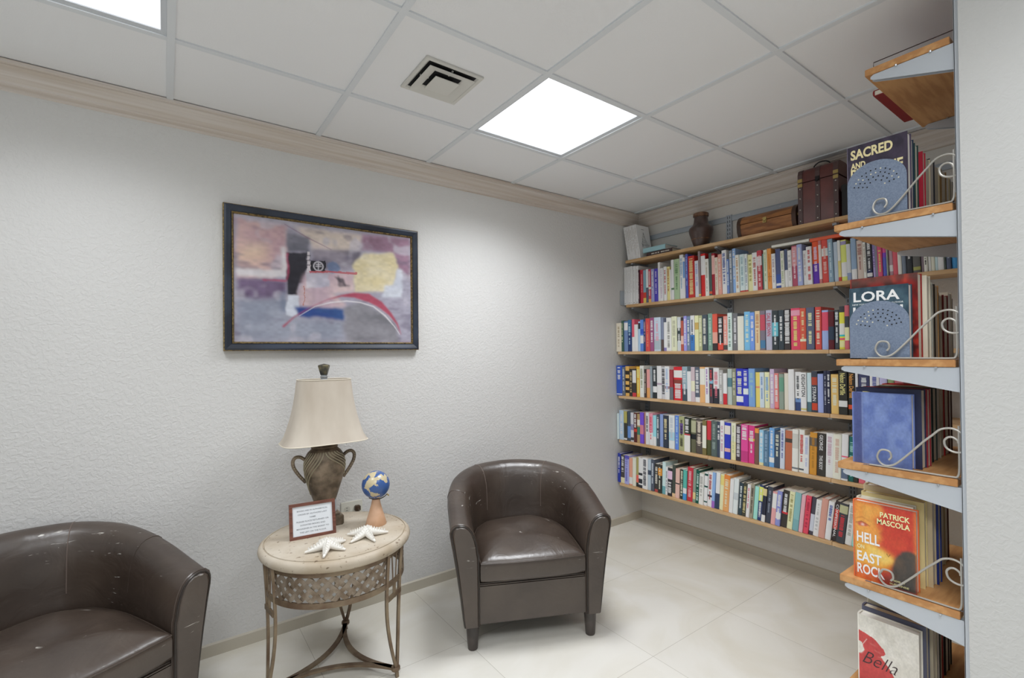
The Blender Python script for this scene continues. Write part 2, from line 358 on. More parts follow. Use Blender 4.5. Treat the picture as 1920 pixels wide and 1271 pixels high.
(-1.1865,0.0373,0.236,'b4b4c8','lilac grey','x=b03048,.35,.92,.6,DALE_BROWN',0),
(-1.2239,0.0366,0.23,'333c40','black starred','b=6ab8c8,.35,.7 m=f0f0f0',0),
(-1.2605,0.0323,0.231,'38424a','inky slate','m=f0f4f8',0),
(-1.2927,0.0352,0.234,'40383a','bold titled black','x=f2f0ee,.15,.97,.75,|||',0),
(-1.3279,0.0514,0.236,'d84a68','deep pink','x=ecd480,.08,.8,.4,||| b=e89ab0,.82,.95',0),
(-1.3793,0.0334,0.232,'d05a44','brick red','m=f0d0a0 b=e8e4c0,.2,.26',0),
(-1.4127,0.0425,0.233,'5a6078','slate gold-titled','m=e8e4b0',0),
(-1.4551,0.0335,0.233,'d24e46','vermilion','m=f0d8c0',0),
(-1.4886,0.0328,0.213,'9cb0ea','blue and pink','b=d8506a,.48,.95',0),
(-1.5215,0.0291,0.204,'5a1822','maroon','b=2c3c50,.25,.6',0),
(-1.5506,0.0226,0.21,'40464c','gunmetal','m=d8dce0',0),
(-1.5732,0.0267,0.227,'dcd84c','yellow striped','b=30c0c8,.3,.34 b=e84880,.22,.26 b=f0f0d8,.34,.6 b=3a3c40,.86,1 b=f0e0a0,.05,.2',0),
(-1.6,0.0219,0.23,'c4646e','red and cream','b=ece4b0,.2,.5 b=404448,.5,.75',0)],
[(-0.008,0.0591,0.233,'3458b8','strong blue','x=f0f0f0,.5,.95,.5,||| b=e8ecf0,.03,.06',0),
(-0.0671,0.0304,0.221,'666c78','pewter','m=c8ccd4',0),
(-0.0975,0.0366,0.229,'e2b060','gold barred','b=2c2826,.1,.2 b=2c2826,.3,.38 b=2c2826,.5,.6 b=2c2826,.72,.85',0),
(-0.1341,0.0361,0.209,'38342f','black gilt','m=d0b880',0),
(-0.1702,0.0355,0.21,'3c3a38','black topped white','b=e0e0dc,.5,.95 b=c84048,0,.14',0),
(-0.2057,0.035,0.228,'efb040','amber','m=f8e090',0),
(-0.2407,0.0375,0.236,'e2e4d8','creamy green','m=9aa080',0),
(-0.2782,0.0216,0.21,'443a38','espresso','m=c0b0a0',0),
(-0.2998,0.0365,0.21,'e89c98','pink and peach','b=eaa060,0,.35',0),
(-0.3364,0.021,0.233,'8e9aa2','cool grey','',0),
(-0.3574,0.0356,0.219,'2c3236','jet black','x=f2f2f2,.55,.95,.5,||| b=f0f0f0,.2,.4',0),
(-0.393,0.0408,0.237,'e4e2e2','white medallion','b=b0a0b0,.42,.48',0),
(-0.4338,0.0315,0.228,'c8c8cc','grey black-lettered','x=1c1c20,.15,.95,.75,|||',0),
(-0.4654,0.0395,0.235,'e4e8ee','bluish white','b=a08088,.32,.4 m=a8c0e0',0),
(-0.5048,0.0305,0.212,'a03a42','garnet','b=6a7078,0,.42',0),
(-0.5353,0.0704,0.232,'d02832','wide scarlet','b=ecdcd8,.68,.9 x=f4f0f0,.05,.5,.7,|||| b=8a4038,.48,.62',0),
(-0.6057,0.0421,0.236,'90a8b4','glacier blue','b=40505c,0,.35 m=e4f0f4',0),
(-0.6479,0.031,0.204,'dcdee2','snow white','',0),
(-0.6789,0.0306,0.234,'c8b6bc','rosy grey','b=e4dcc0,.3,.6',0),
(-0.7095,0.0351,0.233,'586070','slate white-lettered','x=f2f2f4,.25,.92,.65,||| b=e8e8ec,0,.14',0),
(-0.7446,0.0394,0.236,'f0ac74','apricot','b=f4e4d4,.5,.95',0),
(-0.784,0.0314,0.234,'ece4e4','purple flecked white','m=9a6ab0',0),
(-0.8154,0.0262,0.23,'48424a','dark plum','m=d04850 b=88b8d0,.56,.66',0),
(-0.8416,0.0421,0.231,'eae4e6','white over black','b=2c3038,0,.42 m=d07080',0),
(-0.8837,0.0276,0.219,'aeacaa','ash grey','m=e0e0dc',0),
(-0.9113,0.0272,0.198,'e8e4e0','white red-based','b=c83038,0,.35',0),
(-0.9385,0.0312,0.227,'b2beb8','celadon','b=5a8088,.5,.75',0),
(-0.9697,0.0264,0.227,'8a8c78','olive grey','m=c8c8b0',0),
(-0.996,0.0474,0.23,'2e36b4','royal blue','x=f0ecc8,.3,.93,.6,||| b=e8ecf0,.1,.26',0),
(-1.0434,0.0337,0.227,'3c44bc','indigo','x=f0f0e8,.5,.95,.6,||| b=d8e0f0,.32,.48',0),
(-1.0771,0.0413,0.232,'78a0d4','cadet blue','m=98c0c8',0),
(-1.1184,0.0283,0.21,'e8cc70','sunny yellow','b=e09070,.55,.6',0),
(-1.1467,0.0279,0.211,'c8d4de','pale steel','m=7090c0',0),
(-1.1747,0.0294,0.212,'ece8b4','lemon cream','m=70a0d0',0),
(-1.2041,0.027,0.232,'c4b0cc','orchid','m=f0e4f0',0),
(-1.2311,0.0266,0.208,'ec8480','light coral','b=c84050,0,.03 m=f8e8e0',0),
(-1.2577,0.0281,0.205,'8c9a8e','grey green','b=6a9a84,.5,.9',0),
(-1.2858,0.0258,0.209,'dad4c6','oatmeal','',0),
(-1.3115,0.0344,0.233,'eaeaea','tall bright white','',0),
(-1.3459,0.0319,0.219,'ececea','white mountain','b=3a4a78,0,.22 b=7090c0,.22,.32 m=303438',0),
(-1.3779,0.0313,0.216,'ecece6','white bold-lettered','x=202228,.38,.95,.6,DEIGHTON b=c8c080,.03,.08',0),
(-1.4092,0.024,0.215,'c4dae2','pale cyan','b=50707c,0,.25',0),
(-1.4332,0.0303,0.226,'3e4450','slate thriller','x=e4e8ec,.27,.62,.6,STRAIN b=c84830,.05,.22 b=b04a38,.66,.85',0),
(-1.4635,0.0298,0.211,'9aa8dc','plain periwinkle','',0),
(-1.4933,0.0163,0.229,'363a50','dark indigo','m=b8bcc8',0),
(-1.5096,0.0193,0.23,'2c2e44','blue-black','m=f0f0f4',0),
(-1.5289,0.038,0.211,'ecba70','honey tan','m=f8e8c8',0),
(-1.5669,0.0417,0.23,'30302c','black cream-titled','x=e8d890,.45,.95,.6,Nelson_DeMille b=d8d8d8,.18,.32',0),
(-1.6086,0.0332,0.226,'2e2c28','black orange-titled','x=f0a050,.4,.95,.6,Nelson_DeMille b=d05030,.14,.24',0),
(-1.6418,0.0132,0.229,'dcdce4','partly hidden white','',0),
(-1.655,0.0509,0.227,'3c4064','hidden navy','m=d8dcf0',0),
(-1.7059,0.0431,0.227,'e4e4f0','hidden white','m=4050a0',0),
(-1.749,0.0327,0.224,'bcb8dc','hidden lilac','',0),
(-1.7817,0.0275,0.222,'8a9a70','hidden green','',0),
(-1.8092,0.038,0.217,'b06a74','hidden rose','',0)],
[(-0.008,0.0192,0.202,'d0e0e2','pale teal','',0),
(-0.0272,0.0479,0.229,'b4caf0','baby blue','m=e8f0f8',0.001),
(-0.075,0.0336,0.225,'3c3c34','olive-topped black','b=b4ac60,.6,1 b=e8e8e8,.02,.08',0.002),
(-0.1086,0.0364,0.228,'46505e','storm grey','b=6a90d0,.1,.5',0.003),
(-0.145,0.0294,0.221,'cacad0','silver','b=8a84a8,.4,.6 b=404448,.05,.15',0.003),
(-0.1744,0.0322,0.224,'5c2c2a','oxblood','b=d04030,.35,.45 x=f4f0ec,.5,.95,.55,||',0.004),
(-0.2065,0.0286,0.217,'b09468','tan and green','b=3a7a64,.28,.55 b=e0d8c8,.6,.8',0.005),
(-0.2351,0.0344,0.23,'7450cc','bright purple','b=d08090,.3,.6',0.006),
(-0.2696,0.0216,0.235,'ac7a6c','clay','',0.006),
(-0.2912,0.0306,0.235,'d8d8da','grey white','x=303034,.4,.9,.5,||||',0.007),
(-0.3218,0.0331,0.233,'f096a8','pink topped','b=e0e8f0,0,.4 m=e0506a',0.007),
(-0.3549,0.0297,0.221,'98d4ea','aqua','b=e4f0f4,0,.3',0.008),
(-0.3846,0.0264,0.229,'4a525e','iron grey','m=d8dce0',0.009),
(-0.4109,0.0347,0.234,'8ca0d0','dull periwinkle','',0.009),
(-0.4456,0.0454,0.231,'343c4a','dark slate gilt','m=d8cca0',0.01),
(-0.491,0.0499,0.236,'dae8ee','pale ice','b=a8d0e8,.25,.5 m=c0c8d0',0.011),
(-0.5409,0.0299,0.238,'6088dc','bright blue','m=b0ccf0',0.012),
(-0.5708,0.0481,0.235,'a8ac80','sage and purple','x=6a3ca8,.5,.8,.6,||| m=303428',0.013),
(-0.6189,0.047,0.235,'2f362e','black over cream','b=ece0d8,0,.48 b=c04048,.48,.52 x=f0f0ea,.55,.95,.6,|||',0.014),
(-0.6658,0.0408,0.228,'62624c','camouflage','b=202428,.4,.55 b=b0b090,.6,.95',0.015),
(-0.7066,0.0499,0.233,'524a46','wide dark brown','m=dcd0c0 b=a09488,.9,.94 b=a09488,.32,.35',0.016),
(-0.7566,0.0294,0.228,'7c7248','olive','b=e8e4d0,.2,.85',0.017),
(-0.7859,0.0313,0.229,'c83a44','red over olive','b=505434,0,.45',0.018),
(-0.8172,0.0425,0.231,'586664','grey-green slate','m=90a09a',0.018),
(-0.8598,0.0232,0.23,'424a5c','dark blue-grey','x=e8ecf0,.5,.9,.55,|||',0.019),
(-0.883,0.0298,0.24,'e4e6ee','clean white','m=c8a0b0',0.02),
(-0.9128,0.0405,0.231,'3440b8','ultramarine','b=e8d8d0,.68,.92 b=f0b0a8,.2,.3',0.02),
(-0.9533,0.0331,0.233,'f4d8a8','pale peach','b=f4e8c8,.5,1 m=b8c090',0.021),
(-0.9864,0.0347,0.224,'443a42','aubergine','x=dcd8dc,.12,.95,.6,||||||',0.022),
(-1.0211,0.0466,0.231,'dc4e98','vivid pink','x=f4e8f0,.6,.97,.65,||| b=c04080,.03,.3',0.023),
(-1.0677,0.0393,0.23,'d43e82','magenta','b=e8b840,.6,.66 m=f0dce8',0.024),
(-1.1071,0.0264,0.218,'78584c','brown orange-topped','b=ee9048,.87,1',0.025),
(-1.1335,0.028,0.211,'98c6e8','pale sky','b=d8d0a0,0,.08 m=f0f8ff',0.025),
(-1.1615,0.0315,0.209,'567894','smoky blue','m=90a8c0',0.026),
(-1.193,0.031,0.23,'70a4d8','labelled blue','b=f0f0f2,.12,.25 m=e4f0fa',0.026),
(-1.224,0.0304,0.214,'404e62','ink blue','m=e4e0c8',0.027),
(-1.2544,0.028,0.235,'c8d0f0','faint lilac','m=5a60a0',0.028),
(-1.2825,0.0403,0.226,'b86c50','terracotta','b=4a403a,.7,.8',0.028),
(-1.3228,0.0341,0.238,'e0e0d8','tall plaster','b=c8c8c0,.55,.9 b=707880,.06,.1',0.029),
(-1.3569,0.0299,0.239,'e6e2d8','white red-lettered','m=c04040 b=505860,.05,.09',0.03),
(-1.3868,0.0277,0.212,'e2e4ec','short pale','m=b0b8d8',0.031),
(-1.4144,0.0373,0.232,'cc9038','ochre','b=6a6058,.68,.88 m=b07c30',0.031),
(-1.4517,0.043,0.233,'3c3834','black author-titled','x=f4f2ee,.6,.96,.4,GEORGE x=f4f2ee,.15,.48,.4,THIS_BODY',0.032),
(-1.4948,0.0371,0.238,'e4e4ee','cool white','m=c8a8b8',0.033),
(-1.5319,0.0394,0.238,'eae0d0','warm cream','m=d0b0a0',0.034),
(-1.5713,0.0323,0.244,'ecebea','white pink-banded','b=e06880,.5,.53 b=607088,.04,.25',0.035),
(-1.6036,0.0242,0.234,'1f6660','deep teal','m=a0d0c8',0.035),
(-1.6278,0.0211,0.264,'34342e','hidden black','m=d8d8d0',0.035),
(-1.649,0.0299,0.256,'e06c7c','hidden pink','',0.035),
(-1.6789,0.039,0.255,'e8e4de','hidden pale','b=504840,.3,.6',0.035)],
[(-0.008,0.0309,0.224,'2c3ca0','blue lettered','m=e0e8ff',0.02),
(-0.0389,0.0408,0.217,'4a4644','brown white-titled','x=f0f0ec,.4,.95,.55,|||||| b=e0d8b0,0,.2',0.02),
(-0.0797,0.0434,0.221,'a8aae0','pale violet','b=5a54b8,.88,1 m=7070c0',0.02),
(-0.1231,0.0328,0.207,'eaa088','salmon and white','b=ece0dc,.05,.3',0.02),
(-0.1559,0.0324,0.213,'e0e0d0','vanilla','',0.02),
(-0.1883,0.0256,0.223,'a8a064','olive and red','b=e0685a,.15,.4 b=2c2c2c,0,.14',0.02),
(-0.2139,0.0378,0.223,'e0e0e0','photo patterned','b=2c3038,0,.1 b=2c3038,.42,.5 b=2c3038,.15,.3',0.02),
(-0.2517,0.0495,0.231,'e6e4e8','white script-titled','x=505058,.1,.95,.55,|||',0.02),
(-0.3012,0.0273,0.227,'b4c4d0','light slate','b=404c60,.5,.65',0.021),
(-0.3285,0.03,0.232,'525a6a','blue slate','m=c8d0d8',0.024),
(-0.3585,0.0325,0.204,'403e3c','dark rusty','x=d8d4cc,.3,.92,.6,||||| b=b04a48,0,.1',0.026),
(-0.391,0.0349,0.205,'383834','black orange','b=f0963c,.62,.88 m=d8d8c8',0.029),
(-0.4259,0.0287,0.23,'c8e2e6','frosty aqua','b=70a8b0,0,.25',0.032),
(-0.4546,0.0198,0.201,'e4e4f0','ghost white','m=9090a0',0.034),
(-0.4744,0.0391,0.197,'34343a','white oval','b=e0c0d8,.6,.9 x=e8e8ec,.1,.5,.7,||||',0.036),
(-0.5136,0.0275,0.227,'444c46','deep olive','b=d8b890,0,.12',0.039),
(-0.5411,0.0325,0.204,'e0b8ac','blush','b=303030,.48,.52',0.041),
(-0.5736,0.0267,0.205,'303a34','bottle green','x=e8e0c8,.1,.95,.5,|||||',0.044),
(-0.6004,0.029,0.206,'5cb4a8','turquoise','b=4a94d0,0,.22 b=ece8e0,.22,.4',0.046),
(-0.6294,0.044,0.231,'c03444','dark red','m=e8b0b4',0.049),
(-0.6734,0.0229,0.228,'8c9a8c','mossy','b=d8c890,.1,.3',0.052),
(-0.6964,0.0277,0.224,'16584a','emerald','m=c8e0d8',0.054),
(-0.724,0.0347,0.208,'e0e0da','blank ivory','m=a8a8a4',0.057),
(-0.7587,0.0244,0.222,'e8e8e4','white green-framed','b=1f5048,.1,.14 b=1f5048,.55,.6 b=1f5048,.9,.96',0.059),
(-0.7832,0.0337,0.228,'eae4e4','white black-marked','m=a83a3a b=404048,.28,.34',0.062),
(-0.8168,0.0213,0.233,'8cb0f0','blue fading purple','b=a068c0,0,.2',0.064),
(-0.8382,0.0304,0.238,'ecece0','half dark','b=33405c,0,.42',0.066),
(-0.8686,0.0277,0.231,'ece0b4','straw','b=ead080,.7,.97',0.069),
(-0.8963,0.0408,0.234,'eaa468','pumpkin','m=f0dcc0 b=ee8440,.88,1',0.071),
(-0.937,0.0267,0.215,'e4e8ec','milky white','',0.074),
(-0.9637,0.0307,0.225,'d8e8e4','faint aqua','b=c0c8cc,.4,.6',0.077),
(-0.9944,0.0261,0.203,'36464e','dark teal grey','m=d8e0e8',0.079),
(-1.0205,0.025,0.208,'46463c','olive black','x=c8bc84,.1,.9,.6,||||||',0.081),
(-1.0455,0.0225,0.204,'ecdede','pink-titled white','m=d05070',0.083),
(-1.068,0.0222,0.214,'9c9684','stony','m=504840',0.085),
(-1.0902,0.0263,0.201,'a0dcd0','pale turquoise','',0.087),
(-1.1165,0.0259,0.216,'304270','navy yellow-topped','b=d8e070,.55,.95 m=f0f0f0',0.089),
(-1.1424,0.0234,0.212,'2c3040','navy pictorial','b=e8e4dc,0,.2 b=d8c890,.75,.95',0.091),
(-1.1659,0.0315,0.218,'404552','graphite','m=8890a0',0.093),
(-1.1973,0.0268,0.195,'e0a4a4','pink pictorial','b=f0e4dc,.5,.95',0.096),
(-1.2241,0.0284,0.206,'8a90cc','violet labelled','b=f4f4f4,.2,.38 m=e4e4f4',0.098),
(-1.2526,0.0359,0.217,'3c3834','black red-dotted','x=f4f0ec,.4,.9,.5,||| b=c83a40,.36,.42',0.101),
(-1.2884,0.0313,0.217,'e8e2b4','wheat','m=a09a60',0.104),
(-1.3197,0.0345,0.22,'88b8ba','dusty teal','b=7aaab0,0,.3',0.106),
(-1.3542,0.0226,0.214,'eaaab4','baby pink','',0.109),
(-1.3768,0.0279,0.216,'dc4a60','cherry red','m=b03048',0.111),
(-1.4047,0.0219,0.214,'484450','purple grey','b=c8ccd8,.1,.55',0.113),
(-1.4266,0.0288,0.204,'eaeaea','pure white','m=b8b8b8',0.115),
(-1.4555,0.0318,0.219,'d09a8c','rose tan','',0.118),
(-1.4873,0.0295,0.211,'ecf0f4','white blue-lettered','x=4058a0,.5,.9,.5,|||',0.12),
(-1.5168,0.0239,0.218,'383030','black and red titled','b=d84a40,.3,.8 x=f8f4f0,.1,.92,.5,CONFESSIONAL',0.12),
(-1.5407,0.0401,0.214,'404248','black red-labelled','b=b8b890,.75,.95 x=c83a44,.15,.7,.5,||||',0.12),
(-1.5808,0.0327,0.223,'e8e8dc','white faded-title','m=a8a8a0',0.12),
(-1.6135,0.0161,0.229,'9cd8d0','thin turquoise','',0.12)],
]
CH2 = (-3.3850, -.6353, 27.13)

# ================================================================ THE ROOM
T = .6096; H = 2.485; GX = -1.3155; GY = -.5351     # ceiling tile, ceiling height, grid offsets
SD_A, SD_B = .2083, .3071
XE, YW, YF = -1.39, -2.2758, -1.9615                 # near end, wall and front edge of the right shelf unit

# floor: cream stone tiles
def floor_mat():
    m = bpy.data.materials.new('cream_stone_floor'); m.use_nodes = True; nt = m.node_tree; p = nt.nodes['Principled BSDF']; L = nt.links
    tc = nt.nodes.new('ShaderNodeTexCoord'); mp = nt.nodes.new('ShaderNodeMapping'); L.new(tc.outputs['Object'], mp.inputs[0])
    mp.inputs['Location'].default_value = (.8, 1.22, 0)
    br = nt.nodes.new('ShaderNodeTexBrick'); br.offset = 0; br.inputs['Scale'].default_value = 1
    br.inputs['Brick Width'].default_value = .6096; br.inputs['Row Height'].default_value = .6096; br.inputs['Mortar Size'].default_value = .0012
    br.inputs['Mortar Smooth'].default_value = .3
    br.inputs['Color1'].default_value = lin('ebe8e0')+(1,); br.inputs['Color2'].default_value = lin('e7e4dc')+(1,); br.inputs['Mortar'].default_value = lin('bdb8ad')+(1,)
    L.new(mp.outputs[0], br.inputs[0])
    n = nt.nodes.new('ShaderNodeTexNoise'); n.inputs['Scale'].default_value = 2.2; n.inputs['Detail'].default_value = 8; n.inputs['Distortion'].default_value = 1.2
    L.new(tc.outputs['Object'], n.inputs[0])
    r = nt.nodes.new('ShaderNodeValToRGB'); r.color_ramp.elements[0].position = .35; r.color_ramp.elements[1].position = .65
    r.color_ramp.elements[0].color = lin('e2dccb')+(1,); r.color_ramp.elements[1].color = (1, 1, 1, 1); L.new(n.outputs['Fac'], r.inputs[0])
    mx = nt.nodes.new('ShaderNodeMixRGB'); mx.blend_type = 'MULTIPLY'; mx.inputs[0].default_value = .45
    L.new(br.outputs['Color'], mx.inputs[1]); L.new(r.outputs[0], mx.inputs[2]); L.new(mx.outputs[0], p.inputs['Base Color'])
    p.inputs['Roughness'].default_value = .34; p.inputs['Specular IOR Level'].default_value = .45
    return m
struct('floor', MB().box((-6.2, -5.6, -.1), (.2, .2, 0)), floor_mat())

def wall_mat(name, hexc, st=.42):
    m = bpy.data.materials.new(name); m.use_nodes = True; nt = m.node_tree; p = nt.nodes['Principled BSDF']; L = nt.links
    p.inputs['Base Color'].default_value = lin(hexc)+(1,); p.inputs['Roughness'].default_value = .62; p.inputs['Specular IOR Level'].default_value = .3
    tc = nt.nodes.new('ShaderNodeTexCoord'); n = nt.nodes.new('ShaderNodeTexNoise'); n.inputs['Scale'].default_value = 62; n.inputs['Detail'].default_value = 2.5; n.inputs['Distortion'].default_value = .8
    L.new(tc.outputs['Object'], n.inputs[0])
    r = nt.nodes.new('ShaderNodeValToRGB'); r.color_ramp.elements[0].position = .42; r.color_ramp.elements[1].position = .6; L.new(n.outputs['Fac'], r.inputs[0])
    b = nt.nodes.new('ShaderNodeBump'); b.inputs['Strength'].default_value = st; b.inputs['Distance'].default_value = .002
    L.new(r.outputs[0], b.inputs['Height']); L.new(b.outputs[0], p.inputs['Normal'])
    return m
WM = wall_mat('textured_wall_paint', 'dcdbd9')
struct('wall_back', MB().box((-6.2, 0, 0), (.2, .15, H+.1)), WM)
struct('wall_right', MB().box((0, -5.6, 0), (.15, 0, H+.1)), wall_mat('textured_wall_paint_warm', 'dddad4'))
struct('wall_divider', MB().box((-1.42, -2.75, 0), (0, YW-.006, H)), wall_mat('textured_divider_paint', 'cdcdcb', .26))

# suspended ceiling: recessed tiles as one slab, tee grid hanging a little below it, a hole for each light and for the vent
TILE = mat('ceiling_tile', 'f2f3f5', .85, bump=.12, bscale=300, spec=.2)
TEE = mat('ceiling_tee_paint', 'e2e6ea', .5, spec=.3)
LIGHTS = [(-1, 0), (2, 0), (-1, 3), (1, 3)]          # panel cells (column, row); the last two are unseen, added as fill
def cell(c, r): return GX+(c-3)*T, GY-r*T             # left edge, near-wall edge
ce = MB()
xs = [-6.2]+[GX+(i-3)*T for i in range(-5, 6)]+[0]
xs = sorted(x for x in xs if -6.2 <= x <= 0)
ysl = [0]+[GY-i*T for i in range(0, 9)]+[-5.6]
ysl = sorted(y for y in ysl if -5.6 <= y <= 0)
holes = [cell(*l) for l in LIGHTS]
for i in range(len(xs)-1):
    for j in range(len(ysl)-1):
        x0, x1, y0, y1 = xs[i], xs[i+1], ysl[j], ysl[j+1]
        if x1-x0 < .01 or y1-y0 < .01: continue
        if any(abs(x0-hx) < .01 and abs(y1-hy) < .01 for hx, hy in holes): continue
        ce.box((x0, y0, H+.004), (x1, y1, H+.02))
ce.box((-6.2, -5.6, H+.09), (.0, 0, H+.1))
struct('ceiling', ce, TILE)
def tee(a, b):
    mb = MB(); mb.box(a, b); return mb
k = 0
for i in range(-4, 6):
    x = GX+(i-3)*T
    if x < -.06: k += 1; struct('trim_%d' % k, tee((x-.012, -5.6, H-.003), (x+.012, -.05, H+.004)), TEE)
for j in range(0, 8):
    y = GY-j*T; k += 1; struct('trim_%d' % k, tee((-6.2, y-.012, H-.0025), (-.05, y+.012, H+.004)), TEE)

# crown moulding, whitewashed wood
def crown_mat():
    m = bpy.data.materials.new('whitewashed_moulding'); m.use_nodes = True; nt = m.node_tree; p = nt.nodes['Principled BSDF']; L = nt.links
    tc = nt.nodes.new('ShaderNodeTexCoord'); mp = nt.nodes.new('ShaderNodeMapping'); mp.inputs['Scale'].default_value = (1, 1, 60); L.new(tc.outputs['Object'], mp.inputs[0])
    n = nt.nodes.new('ShaderNodeTexNoise'); n.inputs['Scale'].default_value = 1.2; n.inputs['Detail'].default_value = 3; L.new(mp.outputs[0], n.inputs[0])
    r = nt.nodes.new('ShaderNodeValToRGB'); r.color_ramp.elements[0].position = .35; r.color_ramp.elements[1].position = .65
    r.color_ramp.elements[0].color = lin('cfc2b5')+(1,); r.color_ramp.elements[1].color = lin('e2dad3')+(1,); L.new(n.outputs['Fac'], r.inputs[0]); L.new(r.outputs[0], p.inputs['Base Color'])
    p.inputs['Roughness'].default_value = .5
    return m
CM = crown_mat()
prof = [(0, 0), (.05, 0), (.05, -.012), (.045, -.016), (.045, -.022), (.038, -.03), (.031, -.044), (.022, -.06), (.014, -.072), (.014, -.078), (.009, -.082), (.009, -.1), (0, -.104)]
c1 = MB(); c1.prism([(-d, H+z) for d, z in prof], -6.2, 0, axis='y')
def crown(axis):
    mb = MB(); n = len(prof); vs = []
    for e in (0, 1):
        for d, z in prof:
            if axis == 'back': vs.append((-6.2 if e == 0 else -d, -d, H+z))
            else: vs.append((-d, -d if e == 0 else YW, H+z))
    fs = [(i, (i+1) % n, n+(i+1) % n, n+i) for i in range(n)]+[tuple(range(n)), tuple(range(2*n-1, n-1, -1))]
    mb.add(vs, fs); return mb
struct('trim_%d' % (k+1), crown('back'), CM); struct('trim_%d' % (k+2), crown('right'), CM)
BASE = mat('baseboard_vinyl', 'c6bfb0', .55)
b1 = MB().prism([(0, 0), (-.01, 0), (-.01, .052), (-.006, .058), (0, .058)], -6.2, 0, axis='x')
def bb(p, n):
    return None
mb = MB(); mb.box((-6.2, -.009, 0), (0, 0, .052)); mb.add([(-6.2,-.009,.052),(-6.2,0,.058),(0,0,.058),(0,-.009,.052)], [(0,1,2,3)]); struct('baseboard_back', mb, BASE)
mb = MB(); mb.box((-.009, YW, 0), (0, -.009, .052)); mb.add([(-.009,YW,.052),(0,YW,.058),(0,-.009,.058),(-.009,-.009,.052)], [(0,1,2,3)]); struct('baseboard_right', mb, BASE)

# ---------------------------------------------------------------- light panels
def panel_mat(k, pw):
    m = bpy.data.materials.new('lit_diffuser_%d' % k); m.use_nodes = True
    nt = m.node_tree; nt.nodes.remove(nt.nodes['Principled BSDF']); e = nt.nodes.new('ShaderNodeEmission')
    e.inputs[0].default_value = (.95, .975, 1, 1); e.inputs[1].default_value = pw; nt.links.new(e.outputs[0], nt.nodes['Material Output'].inputs[0])
    return m
PANELS = [panel_mat(i, p) for i, p in enumerate(PANEL_POWER)]
LF = mat('light_frame_paint', 'c9cdd2', .4)
LLAB = ['square ceiling light panel in the corner of the frame above the black-framed picture, left', 'square lit ceiling panel right of the air vent', 'added unseen fill light panel in the ceiling behind the viewer, left', 'added unseen fill light panel in the ceiling behind the viewer, right']
for n, (c, r) in enumerate(LIGHTS):
    x0, y1 = cell(c, r); x1, y0 = x0+T, y1-T; cx, cy = (x0+x1)/2, (y0+y1)/2
    t = thing('ceiling_light', LLAB[n], 'ceiling light', (cx, cy, H), group='recessed ceiling light panels')
    f = MB(); a, b = .2925, .276
    for q in range(4):
        R = Matrix.Rotation(q*PI/2, 4, 'Z')
        f.add([R@Vector(p) for p in ((-a,-a,.001),(a,-a,.001),(b,-b,.006),(-b,-b,.006))], [(0,1,2,3)])
        f.add([R@Vector(p) for p in ((-b,-b,.006),(b,-b,.006),(b,-b,.03),(-b,-b,.03))], [(0,1,2,3)])
        f.add([R@Vector(p) for p in ((-a,-a,.001),(a,-a,.001),(a,-a,.03),(-a,-a,.03))], [(0,1,2,3)])
    f.box((-.3, -.3, .03), (.3, .3, .06)); f.build('frame', LF, t)
    MB().box((-.2755, -.2755, .010), (.2755, .2755, .012)).build('diffuser', PANELS[n], t)
    if LAMP_POWER[n] > 0:
        ld = bpy.data.lights.new('fixture_light', 'AREA'); ld.shape = 'SQUARE'; ld.size = .53; ld.energy = LAMP_POWER[n]; ld.spread = math.radians(LAMP_SPREAD); ld.color = (.935, .965, 1)
        lo = bpy.data.objects.new('fixture_light', ld); COL.objects.link(lo); lo.parent = t; lo.location = (0, 0, .007)

# ---------------------------------------------------------------- air vent
VM = mat('vent_enamel', 'd6d5cf', .45); DK = mat('vent_dark_gap', '16171a', .8)
t = thing('air_vent', 'square white stepped air vent set in the ceiling left of the lit panel', 'air vent', (-2.244, -.846, H))
def cone(mb, a, za, b, zb, m=0):
    for q in range(4):
        R = Matrix.Rotation(q*PI/2, 4, 'Z'); mb.add([R@Vector(p) for p in ((-a,-a,za),(a,-a,za),(b,-b,zb),(-b,-b,zb))], [(0,1,2,3)], m)
f = MB(); cone(f, .126, .003, .126, -.004); cone(f, .126, -.004, .112, -.004); cone(f, .112, -.004, .104, .002); f.build('frame', VM, t)
g = MB(); g.box((-.104, -.104, .0015), (.104, .104, .0035)); g.build('throat', DK, t)
f = MB(); cone(f, .100, -.014, .062, -.003); cone(f, .100, -.014, .100, -.012); cone(f, .100, -.012, .060, -.001); f.build('middle_cone', VM, t)
f = MB(); f.box((-.053, -.053, -.019), (.053, .053, -.0165)); cone(f, .053, -.017, .03, -.002); f.build('centre_plate', VM, t)
f = MB()
for q in range(4):
    R = Matrix.Rotation(q*PI/2, 4, 'Z'); f.box((-.003, -.096, -.004), (.003, -.06, .001), M=R)
f.build('spoke', VM, t)

# ---------------------------------------------------------------- picture
PX0, PX1, PZ0, PZ1 = -2.949, -1.984, 1.389, 2.076
t = thing('framed_picture', 'large framed abstract painting in a blue-black frame hanging on the textured wall', 'picture', (0, 0, 0))
FB = mat('frame_blue_black', '262c38', .38, mix='333c4c', mscale=5); FG = mat('frame_gold_leaf', 'a8905c', .45, metal=.5, mix='6a5a3c', mscale=90)
def ringframe(mb, o, i, z_o, z_i, m=0):
    ox0, ox1, oz0, oz1 = o; ix0, ix1, iz0, iz1 = i
    O = [(ox0, -z_o, oz0), (ox1, -z_o, oz0), (ox1, -z_o, oz1), (ox0, -z_o, oz1)]; I = [(ix0, -z_i, iz0), (ix1, -z_i, iz0), (ix1, -z_i, iz1), (ix0, -z_i, iz1)]
    mb.add(O+I, [(a, (a+1) % 4, 4+(a+1) % 4, 4+a) for a in range(4)], m)
def ins(d): return (PX0+d, PX1-d, PZ0+d, PZ1-d)
